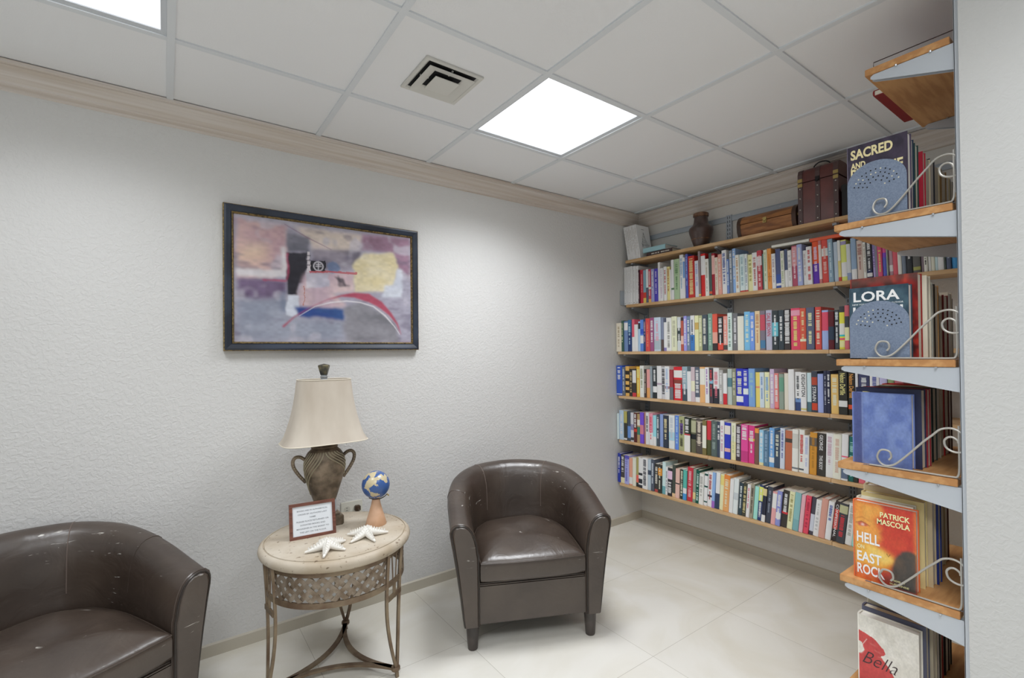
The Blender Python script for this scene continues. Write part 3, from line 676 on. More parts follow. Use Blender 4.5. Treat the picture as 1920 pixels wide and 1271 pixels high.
f = MB(); ringframe(f, ins(.004), ins(.004), .004, .036); ringframe(f, ins(.004), ins(.012), .036, .038); ringframe(f, ins(.012), ins(.03), .038, .032); ringframe(f, ins(.03), ins(.036), .032, .026)
f.build('frame', FB, t)
f = MB(); ringframe(f, ins(0), ins(.0), .004, .03); ringframe(f, ins(0), ins(.0045), .03, .034); ringframe(f, ins(.0045), ins(.0045), .034, .004); ringframe(f, ins(.035), ins(.038), .029, .031); ringframe(f, ins(.038), ins(.0435), .031, .02)
f.build('gold_edge', FG, t)
MB().box((PX0+.01, -.018, PZ0+.01), (PX1-.01, -.004, PZ1-.01)).build('backing_board', mat('backing_board', '6f6354', .8), t)
ops = [
 ('poly', [(0,0),(1,0),(1,1),(0,1)], 'a8a4b4', 0, 1),
 ('poly', PP['lower'], 'a0a4b4/8e93a4', 6, 1),
 ('poly', PP['pink'], 'd2b2b0/bc9ca4', 3, 1), ('poly', PP['peach'], 'e0c8b0/d8baa6', 9, .9),
 ('poly', PP['purpleband'], '544660/786684', 3, 1),
 ('poly', PP['purpleR'], 'a8849a/8c6c80', 3, 1), ('poly', PP['cream'], 'd2c4ba/d8c8c4', 3, 1),
 ('poly', PP['grayM'], '948c98/6c6674', 3, .95), ('poly', PP['graytop'], '686874/8a8894', 2, 1),
 ('noise', (8, 14, .18), 'c0bcc8', 1, .6), ('noise', (16, 10, .26), '6c6478', 1, .5),
 ('poly', PP['white'], 'dcd8dc', 2, .9), ('poly', PP['dark'], '37363f/2a2830', 1, 1), ('poly', PP['redline'], 'b04868', 1, .85),
 ('poly', PP['pinkM'], 'd8c0c0/c0a8b4', 3, 1), ('poly', PP['whiteM'], 'd8d4dc/b0b0c0', 1, .85),
 ('poly', PP['grayR'], '78777e/94929a', 3, 1),
 ('poly', PP['yellow'], 'd6c8a0/e0d6bc', 2, 1), ('poly', PP['whiteR'], 'd8dce4/c8ccd8', 2, .9),
 ('poly', PP['steel'], '788298', 3, .8), ('poly', PP['whiteL'], 'd4d8e4', 1, .95),
 ('poly', PP['blue'], '2e4488/3a5890', 2, 1), ('poly', PP['square'], '26242c', 0, 1),
 ('line', ([.003]*17, [(.4275+.026*math.cos(i*PI/8), .352+.038*math.sin(i*PI/8)) for i in range(17)]), 'd0ccd4', 0, .95), ('line', ([.0025]*2, [(.416,.338),(.440,.336)]), 'd0ccd4', 0, .9), ('line', ([.0025]*2, [(.414,.354),(.442,.352)]), 'd0ccd4', 0, .9), ('line', ([.0025]*2, [(.428,.325),(.427,.380)]), 'd0ccd4', 0, .9),
 ('circ', (.512, .351, 0, .036, .68), '6a7898/8090ac', 1, .95),
 ('poly', PP['stripe'], 'd4ccd0', 0, .8), ('line', ([.0025,.0025], [(.365,.27),(.382,.268)]), '302830', 0, .9), ('line', ([.0025,.0025], [(.365,.31),(.382,.308)]), '302830', 0, .9), ('line', ([.0025,.0025], [(.365,.35),(.382,.348)]), '302830', 0, .9),
 ('poly', PP['redh'], 'b85860', 0, .85), ('poly', PP['redv'], 'b87868', 0, .8),
 ('line', ([.002,.016,.004], [(.52,.43),(.56,.46),(.58,.5)]), '34303c', 1, .8), ('line', ([.004,.012,.002], [(.54,.42),(.55,.5),(.61,.5)]), '403c48', 1, .7),
 ('line', ([.001,.003,.001], [(.25,.031),(.368,.117),(.499,.195)]), '8a6a80', 0, .8),
 ('line', ([.006,.003,.0015,.002,.006,.016,.026,.022,.012,.006,.0015], ARC), 'b04058', 1, .9),
 ('line', ([.001,.002,.004,.004,.003,.004,.006,.003,.0015], ARCIN), 'e0dce0', 0, .8),
]
painted('painting', paint(300, 204, 'a8a4b4', ops, 3, .016), (PX0+.0435, -.0205, PZ0+.0435), (PX1-PX0-.087, 0, 0), (0, 0, PZ1-PZ0-.087), t, vmat('painted_print', .5, .3))

# ================================================================ TUB CHAIRS
def leather_mat():
    m = bpy.data.materials.new('worn_brown_leather'); m.use_nodes = True; nt = m.node_tree; p = nt.nodes['Principled BSDF']; L = nt.links
    tc = nt.nodes.new('ShaderNodeTexCoord')
    n = nt.nodes.new('ShaderNodeTexNoise'); n.inputs['Scale'].default_value = 5; n.inputs['Detail'].default_value = 5; L.new(tc.outputs['Object'], n.inputs[0])
    r = nt.nodes.new('ShaderNodeValToRGB'); r.color_ramp.elements[0].position = .35; r.color_ramp.elements[1].position = .7
    r.color_ramp.elements[0].color = lin('3d322b')+(1,); r.color_ramp.elements[1].color = lin('4f433a')+(1,); L.new(n.outputs['Fac'], r.inputs[0])
    # pale scuffs: thin, warped streaks in a few worn patches
    mp = nt.nodes.new('ShaderNodeMapping'); mp.inputs['Scale'].default_value = (9, 9, 60); mp.inputs['Rotation'].default_value = (.5, .7, .3); L.new(tc.outputs['Object'], mp.inputs[0])
    s = nt.nodes.new('ShaderNodeTexNoise'); s.inputs['Scale'].default_value = 1.5; s.inputs['Detail'].default_value = 4; s.inputs['Distortion'].default_value = 1; L.new(mp.outputs[0], s.inputs[0])
    sr = nt.nodes.new('ShaderNodeValToRGB'); sr.color_ramp.elements[0].position = .66; sr.color_ramp.elements[1].position = .70; L.new(s.outputs['Fac'], sr.inputs[0])
    s2 = nt.nodes.new('ShaderNodeTexNoise'); s2.inputs['Scale'].default_value = 7; L.new(tc.outputs['Object'], s2.inputs[0])
    sr2 = nt.nodes.new('ShaderNodeValToRGB'); sr2.color_ramp.elements[0].position = .53; sr2.color_ramp.elements[1].position = .60; L.new(s2.outputs['Fac'], sr2.inputs[0])
    mu = nt.nodes.new('ShaderNodeMath'); mu.operation = 'MULTIPLY'; L.new(sr.outputs[0], mu.inputs[0]); L.new(sr2.outputs[0], mu.inputs[1])
    sx = nt.nodes.new('ShaderNodeSeparateXYZ'); L.new(tc.outputs['Object'], sx.inputs[0]); mr = nt.nodes.new('ShaderNodeMapRange'); mr.inputs['From Min'].default_value = .36; mr.inputs['From Max'].default_value = .42; L.new(sx.outputs['Z'], mr.inputs['Value'])
    m3 = nt.nodes.new('ShaderNodeMath'); m3.operation = 'MULTIPLY'; L.new(mu.outputs[0], m3.inputs[0]); L.new(mr.outputs[0], m3.inputs[1])
    mx = nt.nodes.new('ShaderNodeMixRGB'); mx.inputs[2].default_value = lin('c9c4bc')+(1,); L.new(m3.outputs[0], mx.inputs[0]); L.new(r.outputs[0], mx.inputs[1]); L.new(mx.outputs[0], p.inputs['Base Color'])
    p.inputs['Roughness'].default_value = .35; p.inputs['Specular IOR Level'].default_value = .8
    b = nt.nodes.new('ShaderNodeBump'); b.inputs['Strength'].default_value = .35; b.inputs['Distance'].default_value = .008
    n2 = nt.nodes.new('ShaderNodeTexNoise'); n2.inputs['Scale'].default_value = 9; n2.inputs['Detail'].default_value = 3; n2.inputs['Distortion'].default_value = 1.5; L.new(tc.outputs['Object'], n2.inputs[0])
    L.new(n2.outputs['Fac'], b.inputs['Height']); L.new(b.outputs[0], p.inputs['Normal'])
    return m
LEA = leather_mat(); PIPE = mat('dark_piping', '2a231f', .35, spec=.5); SEAM = mat('seam_stitching', '6e6058', .5)
LEG = mat('chair_leg_wood', '3a3431', .4, mix='4b433f', mscale=12)
PLAN = []      # plan path of the shell: (x, y) of the outer bottom edge, from the left arm front round the back
def smoothpath(pts, n):
    # Catmull-Rom through pts, n samples each
    P = [Vector(p) for p in pts]; P = [P[0]*2-P[1]]+P+[P[-1]*2-P[-2]]; out = []
    for i in range(1, len(P)-2):
        for k in range(n):
            t = k/n; a, b, c, d = P[i-1], P[i], P[i+1], P[i+2]
            out.append(.5*((2*b)+(-a+c)*t+(2*a-5*b+4*c-d)*t*t+(-a+3*b-3*c+d)*t**3))
    out.append(P[-2]); return out
SH = smoothpath([(-.322, -.02, .585), (-.325, .10, .612), (-.325, .22, .643), (-.312, .34, .675), (-.272, .45, .702), (-.19, .535, .720), (-.09, .572, .727), (0, .58, .730),
                 (.09, .572, .727), (.19, .535, .720), (.272, .45, .702), (.312, .34, .675), (.325, .22, .643), (.325, .10, .612), (.322, -.02, .585)], 6)
def section(zt):
    # (offset outwards from the outer bottom edge, z), going up the outside, over the roll, down the inside
    k = (zt-.585); H0 = zt-.12
    o = [(0, .12), (.006, .16), (.018, .12+H0*.30), (.034, .12+H0*.55), (.050, .12+H0*.76), (.060, zt-.055), (.062, zt-.035)]
    top = [(.057, zt-.016), (.044, zt-.004), (.024, zt), (0, zt-.004), (-.018, zt-.014), (-.034, zt-.032), (-.046, zt-.058)]
    inn = [(-.055, zt-.09), (-.061, zt-.13), (-.065, .44 if zt < .62 else .48), (-.066, .36), (-.066, .12)]
    return o+top+inn
def make_chair(label, loc, rz):
    t = thing('tub_chair', label, 'armchair', loc, (0, 0, rz), group='brown leather tub chairs')
    N = len(SH); mb = MB(); K = len(section(.6)); rings = []
    for i, p in enumerate(SH):
        d = SH[min(i+1, N-1)]-SH[max(i-1, 0)]; d = Vector((d.x, d.y, 0)).normalized(); nrm = Vector((-d.y, d.x, 0))
        if i in (0, N-1): nrm = Vector((-1 if i == 0 else 1, 0, 0))
        rings.append([Vector((p.x, p.y, 0))+nrm*o+Vector((0, 0, z)) for o, z in section(p.z)])
    vs = [v for r in rings for v in r]; fs = [(i*K+j, i*K+j+1, (i+1)*K+j+1, (i+1)*K+j) for i in range(N-1) for j in range(K-1)]
    fs += [(i*K+K-1, i*K, (i+1)*K, (i+1)*K+K-1) for i in range(N-1)]
    mb.add(vs, fs)
    mb.build('shell', LEA, t, smooth=True, angle=60)
    # seams running over the back and down inside
    for i in (30, 54, 15, 69):
        sm = MB(); sm.tube([v+(rings[i][9]-v).normalized()*0 + Vector((0,0,0)) for v in rings[i][2:17]], .0022, 5); sm.build('seam', SEAM if i in (30, 54) else LEA, t, smooth=True)
    # arm front panels with piping
    for s, ri in ((-1, 0), (1, N-1)):
        R = rings[ri]; c = sum(R, Vector())/len(R); cc = [Vector((v.x, v.y-.004, v.z)) for v in R]
        pm = MB(); n = len(R); inner = []
        for v in cc:
            dx = v.x-s*.305; inner.append(Vector((s*.305+dx*.80, v.y-.014, .12+(v.z-.12)*.975 if v.z > .13 else v.z)))
        mid = [Vector((v.x, -.020, v.z)) for v in R]
        pm.add(mid+[Vector((v.x, -.026, v.z)) for v in R]+inner, [(i, (i+1) % n, n+(i+1) % n, n+i) for i in range(n)]+[(n+i, n+(i+1) % n, 2*n+(i+1) % n, 2*n+i) for i in range(n)])
        # fill across between outer and inner runs
        o = len(pm.v); h = n//2
        L = inner
        pm.add(L, [tuple(range(n))])
        pm.build('arm_front', LEA, t, smooth=True, angle=50)
        pp = MB(); pp.tube([Vector((s*.305+(v.x-s*.305)*.93, -.031, v.z-(.004 if v.z > .5 else 0))) for v in R], .0042, 6); pp.build('piping', PIPE, t, smooth=True)
        pp = MB(); pp.tube([Vector((v.x, -.021, v.z)) for v in R[:]], .0045, 6); pp.build('piping', LEA, t, smooth=True)
    fr = MB(); fr.bbox((-.259, -.022, .12), (.259, .02, .300), .006); fr.bbox((-.259, -.022, .292), (.259, .012, .308), .006); fr.build('front_panel', LEA, t, smooth=True)
    un = MB(); un.prism([(v.x*.9, v.y*.9+.03) for v in SH], .115, .30); un.build('underframe', mat('black_lining', '1d1b1a', .8), t)
    # seat cushion: U-shaped plan, crowned top
    plan = [(-.250, -.032), (-.253, .05), (-.254, .2), (-.245, .32), (-.205, .43), (-.12, .495), (0, .513), (.12, .495), (.205, .43), (.245, .32), (.254, .2), (.253, .05), (.250, -.032), (.12, -.042), (0, -.045), (-.12, -.042)]
    n = len(plan); cs = MB(); rows = [(.94, .312), (.985, .318), (1, .330), (1.0, .385), (.99, .400), (.955, .412), (.88, .423), (.70, .440), (.45, .450), (.2, .453)]
    fine = []
    PV = [Vector((x, y, 0)) for x, y in plan]
    for i in range(n):
        a, b, c, d = PV[i-1], PV[i], PV[(i+1) % n], PV[(i+2) % n]
        corner = i in (11, 12, 15, 0)
        for k in range(4):
            q = k/4; fine.append(b.lerp(c, q) if corner else .5*((2*b)+(-a+c)*q+(2*a-5*b+4*c-d)*q*q+(-a+3*b-3*c+d)*q**3))
    c0 = Vector((0, .23, 0)); vs = []; M = len(fine)
    for sc, z in rows:
        for v in fine:
            w = c0+(v-c0)*sc
            zz = z+(.006*math.sin(w.x*23)*math.sin(w.y*19) if sc < .9 else 0)-(.010*max(0, 1-((w.x+.01)**2+(w.y-.2)**2)/.008) if sc < .6 else 0)
            if z > .38: zz += .010*min(1, max(0, w.y/.45))
            vs.append((w.x, w.y, zz))
    vs.append((0, .23, .444)); fs = [(r*M+i, r*M+(i+1) % M, (r+1)*M+(i+1) % M, (r+1)*M+i) for r in range(len(rows)-1) for i in range(M)]
    fs += [((len(rows)-1)*M+i, (len(rows)-1)*M+(i+1) % M, len(rows)*M) for i in range(M)]; fs.append(tuple(range(M))[::-1])
    cs.add(vs, fs); cu = cs.build('seat_cushion', LEA, t, smooth=True, angle=50)
    ed = MB(); ed.tube([Vector(vs[4*M+i])+Vector((0, 0, .001)) for i in range(M)], .0035, 6, closed=True); ed.build('welt', LEA, cu, smooth=True)
    for x, y in ((-.285, .01), (.285, .01), (-.24, .45), (.24, .45)):
        lg = MB(); lg.lathe([(.021, 0), (.023, .004), (.031, .118)], 16, (x, y, 0)); lg.build('leg', LEG, t, smooth=True)
    return t
make_chair('brown leather tub chair between the small table and the bookshelves', (-1.770, -.809, 0), math.radians(-25.48))
make_chair('brown leather tub chair at the left edge, cut off by the frame', (CH2[0], CH2[1], 0), math.radians(CH2[2]))

# ================================================================ ROUND TABLE
TX, TY, TZ = -2.555, -.42, .58
t = thing('side_table', 'small round side table with a pale stone top and woven bronze metal base', 'side table', (TX, TY, 0))
def stone_mat():
    m = bpy.data.materials.new('travertine_top'); m.use_nodes = True; nt = m.node_tree; p = nt.nodes['Principled BSDF']; L = nt.links
    tc = nt.nodes.new('ShaderNodeTexCoord'); n = nt.nodes.new('ShaderNodeTexNoise'); n.inputs['Scale'].default_value = 6; n.inputs['Detail'].default_value = 10; L.new(tc.outputs['Object'], n.inputs[0])
    r = nt.nodes.new('ShaderNodeValToRGB'); r.color_ramp.elements[0].position = .3; r.color_ramp.elements[1].position = .68
    r.color_ramp.elements[0].color = lin('ad9c84')+(1,); r.color_ramp.elements[1].color = lin('cdc3b3')+(1,); L.new(n.outputs['Fac'], r.inputs[0])
    n2 = nt.nodes.new('ShaderNodeTexNoise'); n2.inputs['Scale'].default_value = 55; n2.inputs['Detail'].default_value = 4; L.new(tc.outputs['Object'], n2.inputs[0])
    r2 = nt.nodes.new('ShaderNodeValToRGB'); r2.color_ramp.elements[0].position = .30; r2.color_ramp.elements[1].position = .37
    r2.color_ramp.elements[0].color = lin('94826c')+(1,); r2.color_ramp.elements[1].color = (1, 1, 1, 1); L.new(n2.outputs['Fac'], r2.inputs[0])
    mx = nt.nodes.new('ShaderNodeMixRGB'); mx.blend_type = 'MULTIPLY'; mx.inputs[0].default_value = .8; L.new(r.outputs[0], mx.inputs[1]); L.new(r2.outputs[0], mx.inputs[2]); L.new(mx.outputs[0], p.inputs['Base Color'])
    b = nt.nodes.new('ShaderNodeBump'); b.inputs['Strength'].default_value = .3; b.inputs['Distance'].default_value = .002; L.new(r2.outputs[0], b.inputs['Height']); L.new(b.outputs[0], p.inputs['Normal'])
    p.inputs['Roughness'].default_value = .55
    return m
MB().lathe([(.001, TZ-.048), (.285, TZ-.048), (.298, TZ-.045), (.308, TZ-.036), (.312, TZ-.024), (.309, TZ-.012), (.300, TZ-.004), (.292, TZ-.002), (.2905, TZ-.006), (.2875, TZ-.006), (.286, TZ-.001), (.280, TZ), (.001, TZ)], 96).build('tabletop', stone_mat(), t, smooth=True)
BRZ = mat('aged_bronze', '8c7c66', .45, metal=.35, mix='6b5644', mscale=14, mlo=.35, mhi=.65, bump=.15, bscale=120)
BRD = mat('aged_bronze_light', '96897a', .45, metal=.35, mix='7b6a58', mscale=26)
def ringband(r, z0, z1, th, n=96):
    mb = MB(); mb.lathe([(r-th, z0), (r, z0), (r, z1), (r-th, z1), (r-th, z0)], n, cap=False); return mb
ringband(.283, .512, .532, .008).build('upper_ring', BRZ, t, smooth=True)
ringband(.283, .392, .414, .008).build('lower_ring', BRZ, t, smooth=True)
LA = [math.radians(a) for a in (67.6, -52.4, 187.6)]; dA = .17
# woven apron panels between the legs
for q in range(3):
    a0 = LA[q]+dA; a1 = LA[q]-2*PI/3-dA if False else LA[q]-dA
    lo = LA[q]-2*PI/3+dA; hi = LA[q]-dA
    w = MB(); pitch = .043; zlo, zhi = .414, .512; R0 = .279
    for dirn in (1, -1):
        kk = -6
        while kk*pitch < (hi-lo)*R0+.12:
            s0 = kk*pitch; pts = []
            for i in range(15):
                f = i/14; z = zlo+(zhi-zlo)*f; s_ = s0+dirn*(z-zlo) + (0 if dirn == 1 else (zhi-zlo))
                if s_ < 0 or s_ > (hi-lo)*R0: continue
                ph = (z-zlo)/pitch*2*PI/2; rr = R0+.0022*math.sin(ph*2+ (0 if dirn == 1 else PI) + kk*PI)
                a = lo+s_/R0; pts.append((rr, a, z))
            if len(pts) > 1:
                half = .0086; vs = []; fs = []
                for rr, a, z in pts:
                    for sg in (-1, 1):
                        aa = a+sg*half/R0*(.75); zz = z-sg*dirn*half*.75
                        for th in (0, .0016): vs.append(((rr+th)*math.cos(aa), (rr+th)*math.sin(aa), min(zhi, max(zlo, zz))))
                for i in range(len(pts)-1):
                    b = i*4
                    for e, g in ((0, 1), (1, 3), (3, 2), (2, 0)): fs.append((b+e, b+g, b+4+g, b+4+e))
                w.add(vs, fs)
            kk += 1
    w.build('woven_panel', BRD, t)
for a in LA:
    mb = MB(); c, s = math.cos(a), math.sin(a); tx, ty = -s, c
    for sg in (-1, 1):
        pts = []
        for i in range(15):
            f = i/14; z = .532-f*(.532-.030); off = .050*(1-max(0, (f-.30)/.70)**2.1); rad = .284-.012*math.sin(f*PI)+.010*max(0, f-.6)
            pts.append((rad*c+sg*off*tx, rad*s+sg*off*ty, z))
        pts.append((.289*c+sg*.002*tx, .289*s+sg*.002*ty, .0))
        mb.tube(pts, 1, square=(.0055, .0075))
    mb.tube([(.279*c+.050*tx, .279*s+.050*ty, .345), (.279*c-.050*tx, .279*s-.050*ty, .345)], 1, square=(.004, .010))
    mb.tube([(.281*c, .281*s, .40), (.279*c, .279*s, .345)], .0035)
    mb.tube([(.281*c+.018*tx, .281*s+.018*ty, .52), (.279*c+.006*tx, .279*s+.006*ty, .345)], .003); mb.tube([(.281*c-.018*tx, .281*s-.018*ty, .52), (.279*c-.006*tx, .279*s-.006*ty, .345)], .003)
    mb.build('leg', BRZ, t, smooth=True)
    cl = MB(); cl.lathe([(.016, .026), (.019, .030), (.019, .040), (.016, .044)], 16, (.283*c, .283*s, 0)); cl.build('collar', BRZ, t, smooth=True)
for q in range(3):
    a, b = LA[q], LA[(q+1) % 3]; A = Vector((.283*math.cos(a), .283*math.sin(a), .034)); B = Vector((.283*math.cos(b), .283*math.sin(b), .034)); pts = []
    for i in range(21):
        f = i/20; pts.append((A*(1-f)**3+A*.28*3*f*(1-f)**2+B*.28*3*f*f*(1-f)+B*f**3)+Vector((0, 0, .034*(1-((1-f)**3+f**3+3*.28*(f*(1-f)**2+f*f*(1-f)))))))
    MB().tube(pts, 1, square=(.010, .005)).build('stretcher', BRZ, t, smooth=True)

# ================================================================ LAMP
LX, LY = -2.567, -.260
t = thing('table_lamp', 'bronze urn-shaped table lamp with two handles and a cream bell shade', 'lamp', (LX, LY, TZ))
URN = mat('urn_bronze', '94836f', .5, metal=.2, mix='5f5344', mscale=18, mlo=.38, mhi=.62, bump=.2, bscale=90); LBR = mat('urn_pale_bronze', 'a59c84', .4, metal=.3)  # second, paler bronze for the ridges and handle beads
MB().bbox((-.068, -.066, 0), (.068, .066, .045), .004).bbox((-.055, -.055, .045), (.055, .055, .053), .003).build('base', URN, t)
co = MB()
for i in range(11): co.lathe([(.049, .053+i*.005), (.052, .0555+i*.005), (.049, .058+i*.005)], 32, (0, 0, 0), 1, .8)
co.build('coiled_foot', mat('coil_silver', 'aeb2b4', .35, metal=.5), t, smooth=True)
vp = [(.046, .100), (.054, .125), (.066, .165), (.079, .21), (.0885, .25), (.0925, .28), (.092, .305), (.086, .333), (.074, .356), (.060, .370), (.051, .377)]
vp = [(r, .1+(z-.1)*.925) for r, z in vp]
vs_ = MB().lathe(vp, 48, (0, 0, 0), 1, .78); vs_.build('urn', URN, t, smooth=True)
def urn_r(z):
    for (r0, z0), (r1, z1) in zip(vp, vp[1:]):
        if z0 <= z <= z1: return r0+(r1-r0)*(z-z0)/(z1-z0)
    return .05
rd = MB()
for sgn, nn in ((1, 7), (-1, 5)):
    for k in range(nn):
        q = k/(nn-1); a0 = math.radians(-101)-sgn*(.06+q*(.95 if sgn == 1 else .75)); a1 = math.radians(-101)-sgn*(1.30 if sgn == 1 else 1.38)
        zz0 = .340; zz1 = (.145 if sgn == 1 else .225)+q*(.135 if sgn == 1 else .075); pts = []
        for i in range(26):
            f = i/25; e = f*f*(3-2*f); z = zz0-(zz0-zz1)*(.35*f+.65*f**1.1); a = a0+(a1-a0)*e; r = urn_r(z)+.0012
            pts.append((r*math.cos(a), r*math.sin(a)*.78, z))
        rd.tube(pts, .0030 if k in (0, 1, 3) else .0022, 6)
rd.build('swirl_ridges', LBR, t, smooth=True)
MB().lathe([(.053, .353), (.060, .357), (.058, .363), (.045, .373), (.020, .381), (.012, .383), (.010, .42)], 40, (0, 0, 0), 1, .85).build('lid', URN, t, smooth=True)
for s in (-1, 1):
    pts = smoothpath([(s*.086, 0, .308), (s*.105, 0, .322), (s*.125, 0, .323), (s*.137, 0, .307), (s*.134, 0, .281), (s*.120, 0, .254), (s*.102, 0, .228), (s*.083, 0, .205)], 5)
    h = MB().tube(pts, .0078, 10).build('handle', URN, t, smooth=True)
    bd = MB()
    for i in range(3, len(pts)-3, 2): bd.sphere((pts[i].x, pts[i].y-.0072, pts[i].z), .0026, 5)
    bd.build('beading', LBR, h, smooth=True)
MB().tube([(0, 0, .40), (0, 0, .66)], .004).build('harp_rod', mat('brass_rod', 'a08a50', .3, metal=.8), t)
sh = MB(); vs = []; n = 64; rowsS = [(.186, .115, .385), (.184, .114, .388), (.168, .104, .415), (.155, .096, .455), (.142, .088, .50), (.131, .082, .55), (.123, .077, .60), (.117, .073, .655), (.114, .071, .672)]
def sring(a, b, z, inset=0):
    out = []
    for k in range(n):
        th = 2*PI*k/n; c, s = math.cos(th), math.sin(th); e = .5
        out.append(((a-inset)*math.copysign(abs(c)**e, c), (b-inset)*math.copysign(abs(s)**e, s), z))
    return out
rr = [sring(*r) for r in rowsS]+[sring(a, b, z, .003) for a, b, z in rowsS[::-1]]; vs = [v for r in rr for v in r]; fs = []
for i in range(len(rr)): 
    j = (i+1) % len(rr)
    fs += [(i*n+k, i*n+(k+1) % n, j*n+(k+1) % n, j*n+k) for k in range(n)]
sh.add(vs, fs); SHADE = mat('shade_parchment', 'd2c8ba', .7, mix='bfb3a4', mscale=9, mlo=.35, mhi=.7, spec=.2, stretch=(1, 1, .35))
sh.build('lamp_shade', SHADE, t, smooth=True, angle=70)
MB().tube(sring(.1145, .0715, .672), .0022, 5, closed=True).build('shade_trim', mat('shade_trim', 'e6ddcb', .6), t, smooth=True)
e1 = MB(); e1.tube(sring(.1865, .1155, .3845), .0022, 5, closed=True); e1.build('shade_trim', mat('shade_trim', 'e6ddcb', .6), t, smooth=True)
sp = MB()
for a in (0, PI): sp.tube([(0, 0, .662), (.113*math.cos(a), 0, .668)], .002)
for a in (PI/2, -PI/2): sp.tube([(0, 0, .662), (0, .07*math.sin(a), .668)], .002)
sp.build('shade_spider', MATS['brass_rod'], t)
fin = MB().lathe([(.017, .668), (.017, .674), (.0145, .675), (.0145, .680), (.017, .681), (.017, .686), (.0145, .687), (.0145, .692), (.016, .693)], 24)
fn = fin.build('finial_stem', MATS['coil_silver'], t, smooth=True)
MB().lathe([(.016, .693), (.0275, .735), (.024, .739), (.002, .745)], 6, m=0).build('finial', mat('finial_bronze', '7d755a', .35, metal=.4, mix='3f4140', mscale=26), t)

# ================================================================ GLOBE ORNAMENT
GXx, GYy = -2.380, -.415
t = thing('globe_ornament', 'small blue and gold globe on a peach cone stand', 'globe', (GXx, GYy, TZ))
MB().lathe([(.046, 0), (.047, .003), (.040, .030), (.030, .062), (.021, .095), (.018, .112), (.016, .116)], 40).build('stand', mat('peach_resin', 'dcb394', .5, mix='cba07e', mscale=10), t, smooth=True)
def globe_mat():
    m = bpy.data.materials.new('globe_map'); m.use_nodes = True; nt = m.node_tree; p = nt.nodes['Principled BSDF']; L = nt.links
    tc = nt.nodes.new('ShaderNodeTexCoord'); mp = nt.nodes.new('ShaderNodeMapping'); mp.inputs['Location'].default_value = (.31, .12, .05); L.new(tc.outputs['Object'], mp.inputs[0])
    n = nt.nodes.new('ShaderNodeTexNoise'); n.inputs['Scale'].default_value = 17; n.inputs['Detail'].default_value = 5; n.inputs['Roughness'].default_value = .5; L.new(mp.outputs[0], n.inputs[0])
    r = nt.nodes.new('ShaderNodeValToRGB'); r.color_ramp.elements[0].position = .505; r.color_ramp.elements[1].position = .52
    r.color_ramp.elements[0].color = lin('3f609c')+(1,); r.color_ramp.elements[1].color = lin('cdbf9c')+(1,); L.new(n.outputs['Fac'], r.inputs[0]); L.new(r.outputs[0], p.inputs['Base Color'])
    p.inputs['Roughness'].default_value = .25; return m
MB().sphere((0, 0, .182), .063, 20).build('globe_ball', globe_mat(), t, smooth=True)
ax = Vector((.45, -.15, .88)).normalized()
arc = []
vv = Vector((.803, -.596, 0))
for i in range(15):
    a = math.radians(-118+i*5.6); arc.append(Vector((0, 0, .182))+(vv*math.cos(a)+Vector((0, 0, 1))*math.sin(a))*.068)
MB().tube(arc, 1, square=(.003, .002)).build('cradle_arc', mat('cradle_black', '23221f', .4), t)
MB().tube([arc[-1]-vv*.002, arc[-1]+vv*.008+Vector((0, 0, -.008))], .003).build('axis_knob', MATS['brass_rod'], t)

# ================================================================ NOTICE IN A FRAME
A = Vector((-2.744, -.396, TZ)); B = Vector((-2.562, -.415, TZ)); ex = (B-A).normalized(); w = .186
t = thing('framed_notice', 'small brown framed printed notice standing on the stone tabletop', 'framed notice', tuple(A), (0, 0, math.atan2(ex.y, ex.x)))
Lm = Matrix.Rotation(math.radians(-14), 4, 'X')
FRB = mat('notice_frame_wood', '7a4c3c', .4, mix='633a2e', mscale=20, stretch=(1, 8, 8))
hh = .148; bw = .013; f = MB()
poly = [((0,0),(w,0),(w-bw,bw),(bw,bw)), ((w,0),(w,hh),(w-bw,hh-bw),(w-bw,bw)), ((w,hh),(0,hh),(bw,hh-bw),(w-bw,hh-bw)), ((0,hh),(0,0),(bw,bw),(bw,hh-bw))]
for q in poly: f.prism(q, 0, .014, axis='y', M=Lm)
f.build('frame', FRB, t)
MB().box((.010, .005, .010), (w-.010, .009, hh-.010), M=Lm).build('paper', mat('notice_paper', 'e4e8ec', .5), t)
MB().box((.008, .0095, .008), (w-.008, .012, hh-.008), M=Lm).box((w/2-.012, .012, .0), (w/2+.012, .060, .004)).build('easel_back', mat('notice_back', '2e2a28', .7), t)
tx = MB()
for i, (line, wd) in enumerate([('BOOKS ARE IN ALPHABETICAL', .124), ('ORDER BY AUTHORS LAST', .118), ('NAME', .024), ('PLEASE PLACE RETURNED OR', .130), ('DONATED BOOKS AND', .100), ('MAGAZINES IN THE BASKET TO', .130), ('THE LEFT ON THE FLOOR', .106)]):
    g, fs, asp = text_geo(line); z = hh-.036-i*.0148
    tx.add([Lm@Vector((w/2-wd/2+u*wd, .0044, z+v*.0060)) for u, v in g], fs)
tx.build('printed_text', mat('notice_ink', '8a8e94', .7), t)

